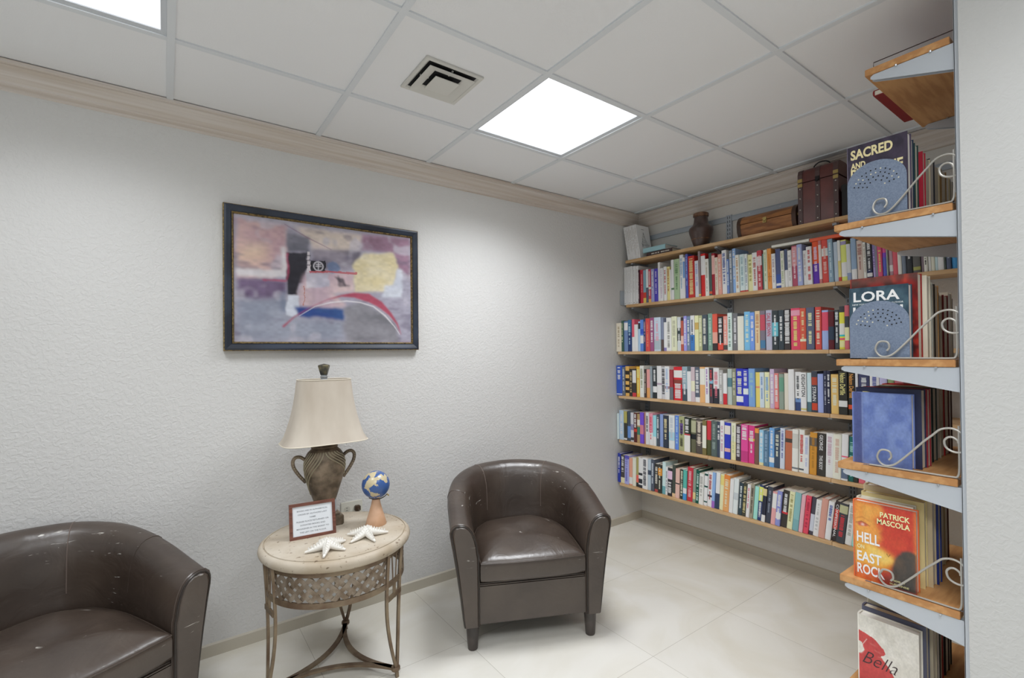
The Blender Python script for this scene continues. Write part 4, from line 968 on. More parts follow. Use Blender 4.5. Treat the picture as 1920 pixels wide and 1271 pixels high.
# ================================================================ STARFISH
SF = mat('bleached_starfish', 'eeebe4', .8, bump=.3, bscale=220)
def starfish(label, x, y, rz, R, seed):
    rs = random.Random(seed); t = thing('starfish', label, 'starfish', (x, y, TZ+.0), (0, 0, rz), group='white knobbly starfish on the table')
    mb = MB(); n = 10; up_ = []
    arms = []
    for k in range(5):
        a = 2*PI*k/5+rs.uniform(-.08, .08); l = R*rs.uniform(.9, 1.05); pts = []; rr = []
        for i in range(8):
            f = i/7; pts.append((l*f*math.cos(a), l*f*math.sin(a), .016+.012*(1-f)*(1-f)-.009*f)); rr.append(.0165*(1-f)+.0035)
        mb.tube(pts, rr, 10); arms.append((a, l))
    mb.sphere((0, 0, .020), .021, 8, sc=(1, 1, .75)); mb.build('body', SF, t, smooth=True, angle=70)
    kn = MB()
    for a, l in arms:
        for i in range(1, 8):
            f = i/8.5; h = .034*(1-f)**1.2+.010
            for off in (-1, 0, 1):
                if off and f > .7: continue
                kx = l*f*math.cos(a)-off*.009*(1-f)*math.sin(a); ky = l*f*math.sin(a)+off*.009*(1-f)*math.cos(a); zz = h+.006-abs(off)*.006
                kn.lathe([(.0042, zz-.008), (.0034, zz+.001), (.0008, zz+.0055)], 6, (kx, ky, 0))
    for k in range(7):
        a = 2*PI*k/7; kn.lathe([(.0045, .028), (.0035, .042), (.0008, .047)], 6, (.011*math.cos(a), .011*math.sin(a), 0))
    kn.build('knobs', SF, t, smooth=True); return t
starfish('white knobbly starfish in front of the framed notice', -2.640, -.585, .5, .088, 1)
starfish('white knobbly starfish in front of the globe', -2.470, -.548, -.25, .088, 2)

# ================================================================ WALL OUTLET
t = thing('wall_outlet', 'white wall outlet plate with a plugged-in cord behind the small table', 'outlet', (-2.366, 0, .545))
PLW = mat('outlet_plastic', 'dedcd0', .4); MB().bbox((-.057, -.006, -.038), (.057, 0, .038), .002).build('plate', PLW, t)
s_ = MB()
for x in (-.024, .024): s_.lathe([(.0155, 0), (.0155, .0015)], 20); 
so = MB()
for x in (-.024, .024): so.prism([(x+.016*math.cos(k*PI/8), .016*math.sin(k*PI/8)) for k in range(16)], -.0075, -.006, axis='y')
so.build('socket', mat('socket_face', 'cfccc0', .4), t)
sl = MB()
for x in (-.024, .024):
    for dz in (-.006, .006): sl.box((x-.006, -.0079, dz-.0012), (x+.003, -.0076, dz+.0012))
sl.build('slots', DK, t)
p = thing('power_cord', 'brown lamp cord plugged into the wall outlet behind the table', 'cord', (0, 0, 0))
PLB = mat('plug_brown', '4a3b2c', .5)
MB().bbox((-2.354, -.034, .530), (-2.326, -.008, .560), .004).build('plug', PLB, p)
MB().tube(smoothpath([(-2.34, -.034, .545), (-2.345, -.06, .535), (-2.37, -.075, .45), (-2.42, -.08, .3), (-2.45, -.09, .2), (-2.44, -.088, .35), (-2.46, -.093, .52), (-2.478, -.112, .574), (-2.486, -.13, .5875), (-2.500, -.185, .588)], 5), .003, 6).build('cable', PLB, p, smooth=True)

# ================================================================ BOOKS
PAGE = mat('book_paper', 'e4dece', .8, bump=0); PAGE2 = mat('book_paper_bright', 'efece4', .8)
def brighten(h, g=1.22):
    out = ''
    for c in lin(h):
        c = min(.9, c*g); c = 12.92*c if c < .0031 else 1.055*c**(1/2.4)-.055; out += '%02x' % int(round(c*255))
    return out
def bmat(h): return mat('book_cover_'+h, brighten(h), .42, spec=.45)
def marks(mb, mi, x, yc, wf, z0, z1, rs):
    """an illegible printed line running down the spine: broken short strokes"""
    z = z1
    while z > z0+.003:
        l = rs.uniform(.002, .0055); z2 = max(z0, z-l)
        if rs.random() > .14:
            a = wf*rs.uniform(.8, 1)/2
            mb.add([(x, yc-a, z2), (x, yc+a, z2), (x, yc+a, z), (x, yc-a, z)], [(0, 1, 2, 3)], mi)
        z = z2-rs.uniform(.0012, .002)
def make_book(label, loc, w, h, d, col, deco='', lean=0, rotz=0, group=None, name='book', seed=0, front=None, hard=None, cat='book', flat=None, page=None, back=None):
    rs = random.Random(seed); hard = (rs.random() < .6) if hard is None else hard
    t = thing(name, label, cat, loc, (lean, 0, rotz), group)
    if flat is not None: t.rotation_euler = flat
    mats = [bmat(col)]; 
    def mi(hx):
        m = bmat(hx)
        if m not in mats: mats.append(m)
        return mats.index(m)
    bands = []; texts = []
    for tok in deco.split():
        k, _, v = tok.partition('=')
        if k == 'b': hx, a, b = v.split(',')[:3]; bands.append((float(a)*h, float(b)*h, mi(hx)))
        elif k == 'm':
            a = rs.uniform(.08, .3); b = rs.uniform(.86, .95); g = rs.uniform(.4, .6)
            texts.append((mi(v), a*h, g*h-.004, rs.uniform(.28, .5), None)); texts.append((mi(v), g*h+.006, b*h, rs.uniform(.3, .62), None))
        elif k == 'x': hx, a, b, wf, s = v.split(',', 4); texts.append((mi(hx), float(a)*h, float(b)*h, float(wf), None if s[0] == '|' else s.replace('_', ' ')))
        elif k == 'v': pass
    if deco == 'v': texts.append((mi('6a6a6c'), .03*h, .05*h, .3, None)); texts.append((mi('b8b4b0'), .3*h, .92*h, .18, None))
    zs = sorted({0, h}|{b[0] for b in bands}|{b[1] for b in bands}); zs = [z for z in zs if 0 <= z <= h]
    W = w/2-.0003; bu = .0012 if w > .012 else .0006
    th = .0024 if hard else .0006
    outl = [(d, -W), (.003, -W), (.0004, -W*.92), (-bu, -W*.5), (-bu*1.3, 0), (-bu, W*.5), (.0004, W*.92), (.003, W), (d, W), (d, W-th), (th*1.6, W-th), (th*1.6, -W+th), (d, -W+th)]
    n = len(outl); mb = MB(); vs = [(x, y, z) for z in zs for x, y in outl]; mb.v = vs
    for k in range(len(zs)-1):
        zm = (zs[k]+zs[k+1])/2; bi = 0
        for a, b, m in bands:
            if a <= zm <= b: bi = m
        for i in range(n):
            mb.f.append((k*n+i, k*n+(i+1) % n, (k+1)*n+(i+1) % n, (k+1)*n+i)); mb.m.append(bi if 1 <= i <= 6 else 0)
    K = (len(zs)-1)*n
    for o in (0, K):     # board and spine edges at foot and head
        q = [o+i for i in range(n)]
        mb.f += [(q[0], q[1], q[11], q[12]), (q[1], q[2], q[3], q[4], q[5], q[6], q[7], q[10], q[11]), (q[7], q[8], q[9], q[10])]; mb.m += [0, 0, 0]
    x = -bu*1.3-.0004
    for m, a, b, wf, s in texts:
        if s is None: marks(mb, m, x, 0, w*wf, a, b, rs)
        else:
            g, fs, asp = text_geo(s); L = b-a; ww = w*wf
            mb.add([(x, ww/2-v*ww, b-u*L) if False else (x, -v*ww+ww/2, b-u*L) for u, v in [(p, 1-q) if False else (p, q) for p, q in g]], fs, m)
    cv = mb.build('cover', mats, t)
    ins = .0035 if hard else .0004
    pg = MB().box((th*1.6, -W+th, ins*.6), (d-ins, W-th, h-ins)); pg.build('pages', page or (PAGE if rs.random() < .5 else PAGE2), t)
    if front:   # printed front cover on the local -Y board
        img, = front[:1]; painted('cover_print', img, (.004, -W-.0006, .0), (d-.004, 0, 0), (0, 0, h), t, vmat('glossy_print', .35, .5))
        for s, u0, v0, uw, vh, hx in front[1]:
            g, fs, asp = text_geo(s, .5, -.012) if s == 'Bella' else text_geo(s, 0, .035) if s in ('SACRED', 'AND', 'PROFANE') else text_geo(s, 0, .022); tm = MB().add([(.004+(u0+u*uw)*(d-.004), -W-.0012, (1-v0-vh+v*vh)*h) for u, v in g], fs)
            tm.build('cover_title', bmat(hx), t)
    return t

# ================================================================ RIGHT WALL SHELVING
WOOD = mat('oak_shelf_board', 'e0bd92', .45, mix='d0a878', mscale=7, stretch=(6, 1, 6), spec=.35)
STL = mat('grey_upright_steel', 'b2bac2', .42, metal=.1); STD = mat('dark_slot', '20242b', .6)
LSTL = mat('pale_bracket_steel', 'c2c8cf', .42, metal=.1); SCRW = mat('screw_zinc', 'c8ccd0', .3, metal=.7)
U = [-.079, -.8048, -1.528, -2.245]; Z = [2.0899, 1.7375, 1.3656, 1.0220, .6764, .3406]
ORD = ['top', 'second', 'third', 'fourth', 'fifth', 'lowest']
UL = ['slotted grey wall upright nearest the room corner', 'slotted grey wall upright behind the middle of the bookshelves', 'slotted grey wall upright behind the right part of the bookshelves', 'slotted grey wall upright hidden at the far right of the bookshelves']
for i, y in enumerate(U):
    t = thing('shelf_upright', UL[i], 'shelf upright', (0, y, .27))
    m = MB(); top = 2.305-.27
    m.box((-.014, -.019, 0), (-.002, -.016, top)); m.box((-.014, .016, 0), (-.002, .019, top)); m.box((-.016, -.019, 0), (-.0135, .019, top)); m.box((-.002, -.019, 0), (-.0005, .019, top))
    m.build('channel', STL, t)
    s = MB(); z = .02
    while z < top-.02:
        for yy in (-.010, .006): s.box((-.0166, yy, z), (-.0159, yy+.004, z+.018))
        z += .028
    s.build('slots', STD, t)
t = thing('hanging_rail', 'long grey steel rail fixed along the wall above the top bookshelf', 'wall rail', (0, 0, 2.262))
r = MB(); r.box((-.010, -2.2, .003), (-.0005, -.127, .034)); r.box((-.013, -2.2, .0), (-.0005, -.127, .004)); r.box((-.013, -2.2, .033), (-.0005, -.127, .037)); r.build('rail', STL, t)
s = MB()
for y in (-.16, -.38, -.68, -.95, -1.15, -1.4, -1.75, -2.05): s.prism([(y+.005*math.cos(a*PI/5), .018+.005*math.sin(a*PI/5)) for a in range(10)], -.012, -.0095, axis='x')
s.build('screws', SCRW, t)
def bracket(mb, sc, y, depth, hgt=.060, th=.0016, x0=0, M=None):
    # triangular sheet bracket below a board whose underside is z=0; wall plane x=x0, reaching to -depth
    poly = [(-.016, -.001), (-depth+.035, -.001), (-depth+.030, -.006), (-depth+.030, -.014), (-.016, -hgt)]
    for off in (-.010, .010):
        n = len(poly); vs = [(p[0], y+off-th/2, p[1]) for p in poly]+[(p[0], y+off+th/2, p[1]) for p in poly]
        mb.add(vs, [tuple(range(n)), tuple(range(2*n-1, n-1, -1))]+[(i, (i+1) % n, n+(i+1) % n, n+i) for i in range(n)])
    mb.box((-depth+.030, y-.010, -.0125), (-depth+.032, y+.010, -.001))
    for xx in (-depth+.045, -.08):
        for off in (-.014, .014): sc.lathe([(.0035, -.004), (.0035, 0)], 8, (xx, y+off, 0))
JOIN = {0: [U[2]], 1: [U[1], U[2]], 2: [U[2]], 3: [U[2]], 4: [U[1], U[2]], 5: [U[2]]}
for k in range(6):
    sd = SD_A if k < 2 else SD_B
    ys = [-.038]+JOIN[k]+[YW+.004]
    parts = ['left', 'middle', 'right'] if len(ys) == 4 else ['long left', 'right']
    for j in range(len(ys)-1):
        y1, y0 = ys[j], ys[j+1]
        t = thing('wall_shelf', '%s oak board of the %s bookshelf on the right wall' % (parts[j], ORD[k]), 'shelf', (0, (y0+y1)/2, Z[k]), group='oak bookshelves on the right wall')
        cy = (y0+y1)/2
        MB().bbox((-sd, y0+.0008-cy, -.021), (-.018, y1-.0008-cy, 0), .0012).build('board', WOOD, t)
        for y in [u for u in U if (y0-.01 < u-.001 <= y1+.01) and not (abs(u-y1) < .01)]:
            if abs(y-y1) < .005: continue
            yy = y-cy+(.011 if abs(y-y0) < .02 else 0)
            b = MB(); sc = MB(); bracket(b, sc, 0, sd)
            bo = b.build('bracket', STL, t); bo.location = (0, yy, -.021)
            so = sc.build('screws', SCRW, bo); so.location = (0, 0, .0005)

seen = set()
for k in range(5):
    row = BOOKS[k]; n = len(row); X = -(SD_A if k == 0 else SD_B)+.012
    for i, (y, w, h, col, look, deco, lean) in enumerate(row):
        rs = random.Random(k*100+i)
        if k == 0 and (h < .15 or look in ('purple', 'hot pink', 'midnight blue', 'lilac', 'mid grey')): h = .225+rs.uniform(-.012, .02)
        if h < .17: h = .215
        h = min(h, (.315 if k == 0 else .32))
        def sh(s): return s
        a = row[i-1][4] if i else None; b = row[i+1][4] if i < n-1 else None
        sn = ORD[k+1]+' shelf'
        if deco == 'v': lab = 'book from the matching white set, %s one, on the second shelf' % ({'white paired': 'first by the corner', 'white plain': 'second', 'white set': 'third', 'white ribbed': 'fourth', 'white slim': 'fifth', 'white matching': 'sixth', 'white end': 'last, beside a dark maroon spine,'}[look])
        elif a and b: lab = '%s book on the %s between %s and %s ones' % (look, sn, a, b)
        elif a: lab = '%s book, last visible on the %s, right of the %s one' % (look, sn, a)
        else: lab = '%s book, first at the corner end of the %s' % (look, sn)
        if len(lab.split()) > 16: lab = '%s book on the %s right of the %s one' % (look, sn, a)
        assert lab not in seen, lab
        seen.add(lab)
        d = min((SD_A if k == 0 else SD_B)-.035, rs.uniform(.135, .165)+(.02 if h > .23 else 0))
        xj = rs.uniform(-.004, .006)
        th = -abs(lean) if k in (3, 4) else lean
        # lean towards the camera side (-Y) about the lower corner on that side
        if k in (3, 4) and abs(lean) > .001:
            L = abs(lean); yc = (y-w)+w/2*math.cos(L); zc = Z[k+1]+w/2*math.sin(L)+.0006
            o = make_book(lab, (X+xj, yc, zc), w*math.cos(L)-.0002, h, d, col, deco, lean=L, seed=k*997+i, group='books on the %s shelf' % ORD[k+1])
        else:
            L = lean; yc = y-w/2; zc = Z[k+1]+w/2*abs(math.sin(L))+.0006
            o = make_book(lab, (X+xj, yc, zc), w*math.cos(L)-.0002, h, d, col, deco, lean=L, seed=k*997+i, group='books on the %s shelf' % ORD[k+1])
# three flat books lying across the tops on the second shelf
def flat_book(label, cx, cy, z, L, w, d, col, rz=0, deco='', seed=1, page=None, tilt=0):
    """a book lying down, spine towards the room; L = length along the shelf"""
    t = make_book(label, (0, 0, 0), w, L, d, col, deco, seed=seed, hard=True, page=page)
    # local z (height) -> world -Y, local y (thickness) -> world z
    t.matrix_world = Matrix.Translation((cx, cy, z))@Matrix.Rotation(rz, 4, 'Z')@Matrix.Rotation(tilt, 4, 'X')@Matrix(((1,0,0,0),(0,0,-1,0),(0,1,0,0),(0,0,0,1)))@Matrix.Translation((0, 0, 0))
    return t
# bookend plate at the corner end of the second shelf
t = thing('bookend', 'grey steel bookend plate at the corner end of the second shelf', 'bookend', (0, -.0045, Z[1]))
MB().box((-.235, -.001, .0), (-.10, .001, .115)).build('plate', STL, t)
FLATS = [('cream book lying flat across the row on the second shelf', 1445, 1519, 'e6e2d6', .016, 461, 449), ('orange-red book lying flat across the row on the second shelf', 1519, 1590, 'e0603e', .020, 450, 437)]
def under_max(y0, y1, k=0):
    m = 0
    for i, (y, w, h, *_r) in enumerate(BOOKS[k]):
        if y > y1-.004 and y-w < y0+.004 and h >= .15: m = max(m, min(h, .315))
    return m
FLY = [(-1.181, -1.392), (-1.396, -1.600)]
for (lab, a, b, col, w, _1, _2), (y0, y1) in zip(FLATS, FLY):
    z = Z[1]+under_max(y0, y1)+w/2+.0015
    flat_book(lab, -.195, y0, z, y0-y1, w, .150, col, seed=3)

# ---------------------------------------------------------------- things on the top shelf
ZT = Z[0]; L = .17
SIDE = ['closest to the corner', 'second from the corner', 'third from the corner', 'fourth from the corner', 'fifth from the corner', 'sixth from the corner', 'seventh from the corner', 'with a castle drawing on its cover']
for i in range(8):
    w = .0155; yc = -.058-i*(w+.0004)-w/2
    last = i == 7
    t = make_book('white volume leaning on the top shelf, '+SIDE[i], (-.200, yc, ZT+.0016), w, .272, .155, 'eceae5' if i % 2 else 'e8e6e0', 'm=c4c0bc', lean=-L, seed=50+i, hard=False, group='white volumes leaning on the top shelf', page=PAGE2)
    if last:
        d = MB(); K = lambda pts, r=.0007: d.tube([(x, -.0078-.0006, z) for x, z in pts], r, 4)
        K([(.045,.09),(.062,.17),(.078,.215),(.092,.165),(.110,.12),(.135,.115)]); K([(.060,.10),(.062,.165)]); K([(.078,.10),(.079,.21)]); K([(.070,.15),(.089,.15)]); K([(.066,.135),(.094,.135)]); K([(.045,.11),(.120,.112)]); K([(.052,.09),(.052,.14),(.060,.14)]); K([(.092,.09),(.093,.15)]); K([(.105,.09),(.106,.12)]); K([(.040,.125),(.055,.10)]); K([(.118,.095),(.119,.114)]); K([(.068,.18),(.088,.18)])
        K([(.06,.238),(.09,.238)], .0012); d.build('cover_drawing', bmat('3c3c3e'), t)
flat_book('dark brown book lying at the bottom of the flat pair on the top shelf', -.190, -.235, ZT+.0165, .230, .031, .155, '4a3a3a', deco='m=e4dcd0', seed=12)
flat_book('pale blue book lying flat on the dark brown book, top shelf', -.188, -.200, ZT+.0165+.0155+.019+.0015, .205, .037, .150, '9cc4cc', seed=5, page=PAGE2)
t = thing('vase', 'dark brown glazed vase standing on the top shelf', 'vase', (-.105, -.648, ZT))
VG = mat('brown_glaze', '55403a', .3, mix='3f2e27', mscale=9, spec=.6, coat=.2); RIM = mat('vase_rim_glaze', '8a6448', .35, mix='5a4030', mscale=30)
MB().lathe([(.046, 0), (.048, .004), (.055, .03), (.068, .07), (.079, .105), (.0835, .128), (.080, .143), (.068, .155), (.055, .167), (.049, .185), (.046, .21), (.046, .222)], 48).build('body', VG, t, smooth=True)
MB().lathe([(.046, .222), (.052, .226), (.053, .232), (.0525, .246), (.048, .250), (.044, .248), (.042, .236), (.040, .20)], 48).build('rim', RIM, t, smooth=True)
bd = MB(); bd.lathe([(.0655, .060), (.0668, .062), (.067, .066)], 48, cap=False); bd.build('groove', RIM, t, smooth=True)

# small barrel-shaped chest
BX = mat('chest_wood_orange', 'a8703e', .35, mix='80502c', mscale=9, stretch=(6, 1, 6)); BXD = mat('chest_strap_brown', '4f3220', .4, mix='3a2417', mscale=14); BRS = mat('antique_brass', 'b09a60', .35, metal=.7)
t = thing('wooden_chest', 'small orange-brown wooden barrel-lidded chest on the top shelf', 'chest', (-.125, -1.142, ZT))
def barrel(mb, y0, y1, rx, z0, zc, rz, n=14, a0=0, a1=PI, m=0):
    pts = [(-rx*math.cos(a0+(a1-a0)*i/n), zc+rz*math.sin(a0+(a1-a0)*i/n)) for i in range(n+1)]
    mb.prism([(x, z) for x, z in pts]+([(rx*.86, z0), (-rx*.86, z0)] if z0 is not None else []), y0, y1, axis='y')
body = MB(); body.prism([(-.052, .001), (.052, .001), (.066, .035), (.070, .078), (-.070, .078), (-.066, .035)], -.172, .172, axis='y'); body.build('body', BX, t, smooth=True, angle=50)
lid = MB(); barrel(lid, -.172, .172, .070, None, .082, .058); lo = lid.build('lid', BX, t, smooth=True, angle=50)
for y in (-.168, .168):
    s = 1 if y > 0 else -1
    st = MB(); barrel(st, y-.012, y+.012, .0725, None, .0755, .067); st.prism([(-.054, .0005), (.054, .0005), (.0685, .035), (.0725, .076), (-.0725, .076), (-.0685, .035)], y-.012, y+.012, axis='y'); st.build('strap', BXD, t, smooth=True, angle=50)
cl = MB(); cl.bbox((-.0765, -.012, .060), (-.069, .012, .095), .002); cl.tube([(-.078, -.008, .078), (-.081, 0, .066), (-.078, .008, .078)], .0018); cl.build('clasp', BRS, t)
rg = MB(); rg.tube([(-.04, -.186, .075), (-.045, -.190, .045), (0, -.192, .03), (.045, -.190, .045), (.04, -.186, .075)], .003); rg.bbox((-.05, -.1845, .068), (.05, -.1805, .082), .001); rg.build('side_handle', BRS, t)

# tall trunk-style box
TR = mat('trunk_leather_maroon', '5c2c28', .36, mix='743a34', mscale=5, spec=.55, coat=.15); TRS = mat('trunk_strap', '553f3e', .4, spec=.5)
t = thing('studded_chest', 'tall studded dark red-brown leather chest with brass corners on the top shelf', 'chest', (-.125, -1.443, ZT))
MB().bbox((-.072, -.103, .0005), (.085, .103, .238), .003).build('body', TR, t)
lid = MB(); lp = [(-.074, .241), (-.074, .285), (-.066, .308), (-.05, .318), (.03, .318), (.06, .308), (.087, .285), (.087, .241)]
lid.prism(lp, -.105, .105, axis='y'); lo = lid.build('lid', TR, t, smooth=True, angle=50)
for y in (-.092, 0, .092):
    sp = MB(); sp.box((-.0755, y-.0125, .0008), (-.0715, y+.0125, .2415)); sp.prism([(a*1.02-.0008, b+.0015) for a, b in lp], y-.0125, y+.0125, axis='y'); sp.build('strap', TRS, t)
sd_ = MB()
for y in (-.092, 0, .092):
    for z in (.02, .085, .15, .205): sd_.sphere((-.0758, y, z), .0052, 6, sc=(.6, 1, 1))
sd_.build('studs', mat('stud_nickel', 'aaa6a0', .25, metal=.8), t, smooth=True)
cn = MB()
for y in (-.092, .092): cn.bbox((-.0785, y-.013, .216), (-.0745, y+.013, .236), .0015); cn.bbox((-.0785, y-.013, .243), (-.0745, y+.013, .263), .0015)
cn.build('brass_corners', BRS, t)
lk = MB(); lk.bbox((-.080, -.012, .228), (-.0745, .012, .256), .002); lk.tube([(-.082, -.008, .236), (-.085, 0, .222), (-.082, .008, .236)], .002); lk.build('lock', mat('lock_iron', '2c2a2c', .35, metal=.6), t)
hd = MB().tube(smoothpath([(-.01, .042, .318), (-.01, .040, .338), (-.01, .015, .353), (-.01, -.02, .350), (-.01, -.040, .335), (-.01, -.042, .318)], 4), .0038); hd.build('handle', MATS['lock_iron'], t, smooth=True)
t = thing('storage_box', 'plain black box right of the studded chest on the top shelf', 'box', (-.12, -1.615, ZT))
MB().bbox((-.075, -.055, .0005), (.08, .055, .160), .003).build('body', mat('black_cardboard', '17171a', .6), t); MB().bbox((-.077, -.057, .135), (.082, .057, .172), .003).build('lid', MATS['black_cardboard'], t)

# ================================================================ RIGHT SHELF UNIT (on the divider wall, seen end-on)
TZS = [2.2436, 1.775, 1.3349, 1.001, .6329, .268]
WOOD2 = mat('cherry_oak_board', 'cf9d68', .42, mix='ba8654', mscale=6, stretch=(1, 8, 8), spec=.35)
XF = -.80
TN = ['topmost', 'second', 'third', 'fourth', 'fifth', 'bottom']
for i, x in enumerate((XE+.012, XF-.012)):
    t = thing('shelf_upright', ['pale metal upright on the divider wall at the near end of the right shelf unit', 'pale metal upright at the far end of the right shelf unit'][i], 'shelf upright', (x, YW-.006, .1))
    m = MB(); m.box((-.019, 0, 0), (-.016, .014, H-.12)); m.box((.016, 0, 0), (.019, .014, H-.12)); m.box((-.019, .0125, 0), (.019, .0145, H-.12)); m.build('channel', LSTL, t)
    s = MB(); z = .03
    while z < H-.16: s.box((-.008, .0143, z), (-.003, .0150, z+.018)); s.box((.003, .0143, z), (.008, .0150, z+.018)); z += .028
    s.build('slots', STD, t)
def rbracket(x, depth, hh):
    # bracket in the plane x = const reaching from the wall towards +Y under the board
    mb = MB(); poly = [(.010, -.001), (depth-.022, -.001), (depth-.014, -.006), (depth-.014, -.013), (depth-.022, -.018), (.010, -hh)]
    for off in (-.010, .008): mb.prism(poly, x+off, x+off+.002, axis='x')
    return mb
for k, z in enumerate(TZS):
    yf = -2.0549 if k == 0 else YF
    dep = yf-YW
    t = thing('end_shelf', 'oak board with grey side bracket, %s level of the right shelf unit' % TN[k], 'shelf', (0, YW, z), group='oak boards of the right shelf unit')
    MB().bbox((XE, .018, -.021), (XF, dep, 0), .0012).build('board', WOOD2, t)
    for x in (XE+.013, XF-.013):
        b = rbracket(0, dep, .075 if k < 2 else .070).build('bracket', LSTL, t); b.location = (x, 0, -.021)
        s = MB()
        for yy in (dep-.08, .06):
            for xx in (-.014, .014): s.lathe([(.0032, -.005), (.0032, 0)], 8, (xx, yy, 0))
        s.build('screws', SCRW, b).location = (0, 0, .0005)

# wire scroll bookends at the near end of four boards
WIRE = mat('wire_silver_paint', 'b4b1aa', .38, metal=.4)
sp_pts = smoothpath([(0, a, b) for a, b in SCROLL], 4)
for k in (1, 2, 3, 4):
    z = TZS[k]
    t = thing('wire_bookend', 'scrolled silver wire bookend at the near end of the %s board, right unit' % TN[k], 'bookend', (XE+.006, 0, z+.0042), group='scrolled wire bookends')
    MB().tube(sp_pts, .0030, 8).build('scroll', WIRE, t, smooth=True)
    MB().tube(smoothpath([(0, -2.048, 0), (0, -2.12, 0), (0, -2.2, 0), (0, -2.245, 0), (0, -2.2575, .004), (0, -2.2610, .03), (0, -2.2610, .10), (0, -2.2610, .145)], 4), .0026, 8).build('frame_wire', WIRE, t, smooth=True)
    MB().box((.002, -2.262, -.0038), (.010, -2.03, -.0028)).build('base_plate', mat('clear_grey_plate', '8a8a8c', .25, metal=.5), t)
# perforated round-topped plates
PLT = mat('speckled_blue_grey_plate', '6f7d94', .55, mix='8290a6', mscale=240, mlo=.35, mhi=.65)
for k in (1, 2):
    t = thing('bookend', 'blue-grey perforated round-topped bookend in front of the %s' % ('SACRED AND PROFANE book' if k == 1 else 'LORA book'), 'bookend', (XE+.018, 0, TZS[k]+.0005), group='perforated bookends')
    y0, y1 = -2.152, -1.996; cy = (y0+y1)/2; hw = (y1-y0)/2; hh = .182; base = .118
    poly = [(y1, 0)]+[(cy+hw*math.cos(PI*i/24), base+(hh-base)*math.sin(PI*i/24)) for i in range(25)]+[(y0, 0)]
    MB().prism(poly, -.001, .001, axis='x').build('plate', PLT, t)
    MB().box((-.001, y0, .0), (.0012, y1, .003)).build('foot', PLT, t)
    ho = MB(); bright = MB(); rs = random.Random(k)
    for ring, nn in ((.060, 13), (.048, 11), (.036, 8), (.024, 5)):
        for i in range(nn):
            a = PI*(.08+.84*i/(nn-1)); yy = cy+ring*math.cos(a); zz = base-.02+ring*.95*math.sin(a)
            (ho if rs.random() < .68 else bright).prism([(yy+.0022*math.cos(q*PI/4), zz+.0022*math.sin(q*PI/4)) for q in range(8)], -.0014, -.0009, axis='x')
    ho.build('holes', DK, t); bright.build('pale_dots', mat('pale_hole', 'd8d4c0', .6), t)  # perforations drawn as flat dark and pale discs

# ---- covers
def cover_sacred():
    return paint(48, 70, '3c3346', [('poly', [(0,0),(1,0),(1,1),(0,1)], '40364a/2c2636', 3, 1)], 5), [
        ('SACRED', .05, .05, .72, .13, 'd8cc9c'), ('AND', .05, .22, .26, .08, 'd8cc9c'), ('PROFANE', .05, .30, .88, .14, 'd8cc9c')]
def cover_lora():
    return paint(48, 70, '2c4250', [('poly', [(0,0),(1,0),(1,.5),(0,.6)], '2e4656/46606e', 3, 1)], 6), [
        ('LORA', .06, .06, .80, .14, 'e4e8e8'), ('NEW YORK TIMES BESTSELLING AUTHOR', .04, .225, .88, .022, 'c8ced0'), ('LEIGH', .05, .27, .86, .14, 'e4e8e8')]
def cover_blue():
    return paint(64, 90, '6c7fb8', [('poly', [(0,0),(1,0),(1,1),(0,1)], '6478b4/7c90c4', 4, 1), ('poly', [(-.1,-.1),(.165,-.1),(.165,1.1),(-.1,1.1)], '4a5488/525c90', 1, 1), ('line', ([.006, .006], [(.165, 0), (.165, 1)]), '8a9ccc', 0, .8)], 8, .002), []
def cover_d():
    return paint(30, 40, '2a3050', [], 9), [('D', .10, .05, .16, .10, 'e0d488')]
def cover_red():
    return paint(70, 100, '8c1c1a', [('noise', (9, 9, .05), '2a1412', 2, .9), ('noise', (14, 12, .2), 'd8402a', 1, .8), ('poly', [(0,0),(1,0),(1,.05),(0,.09)], '6a5a50', 3, .6)], 11), []
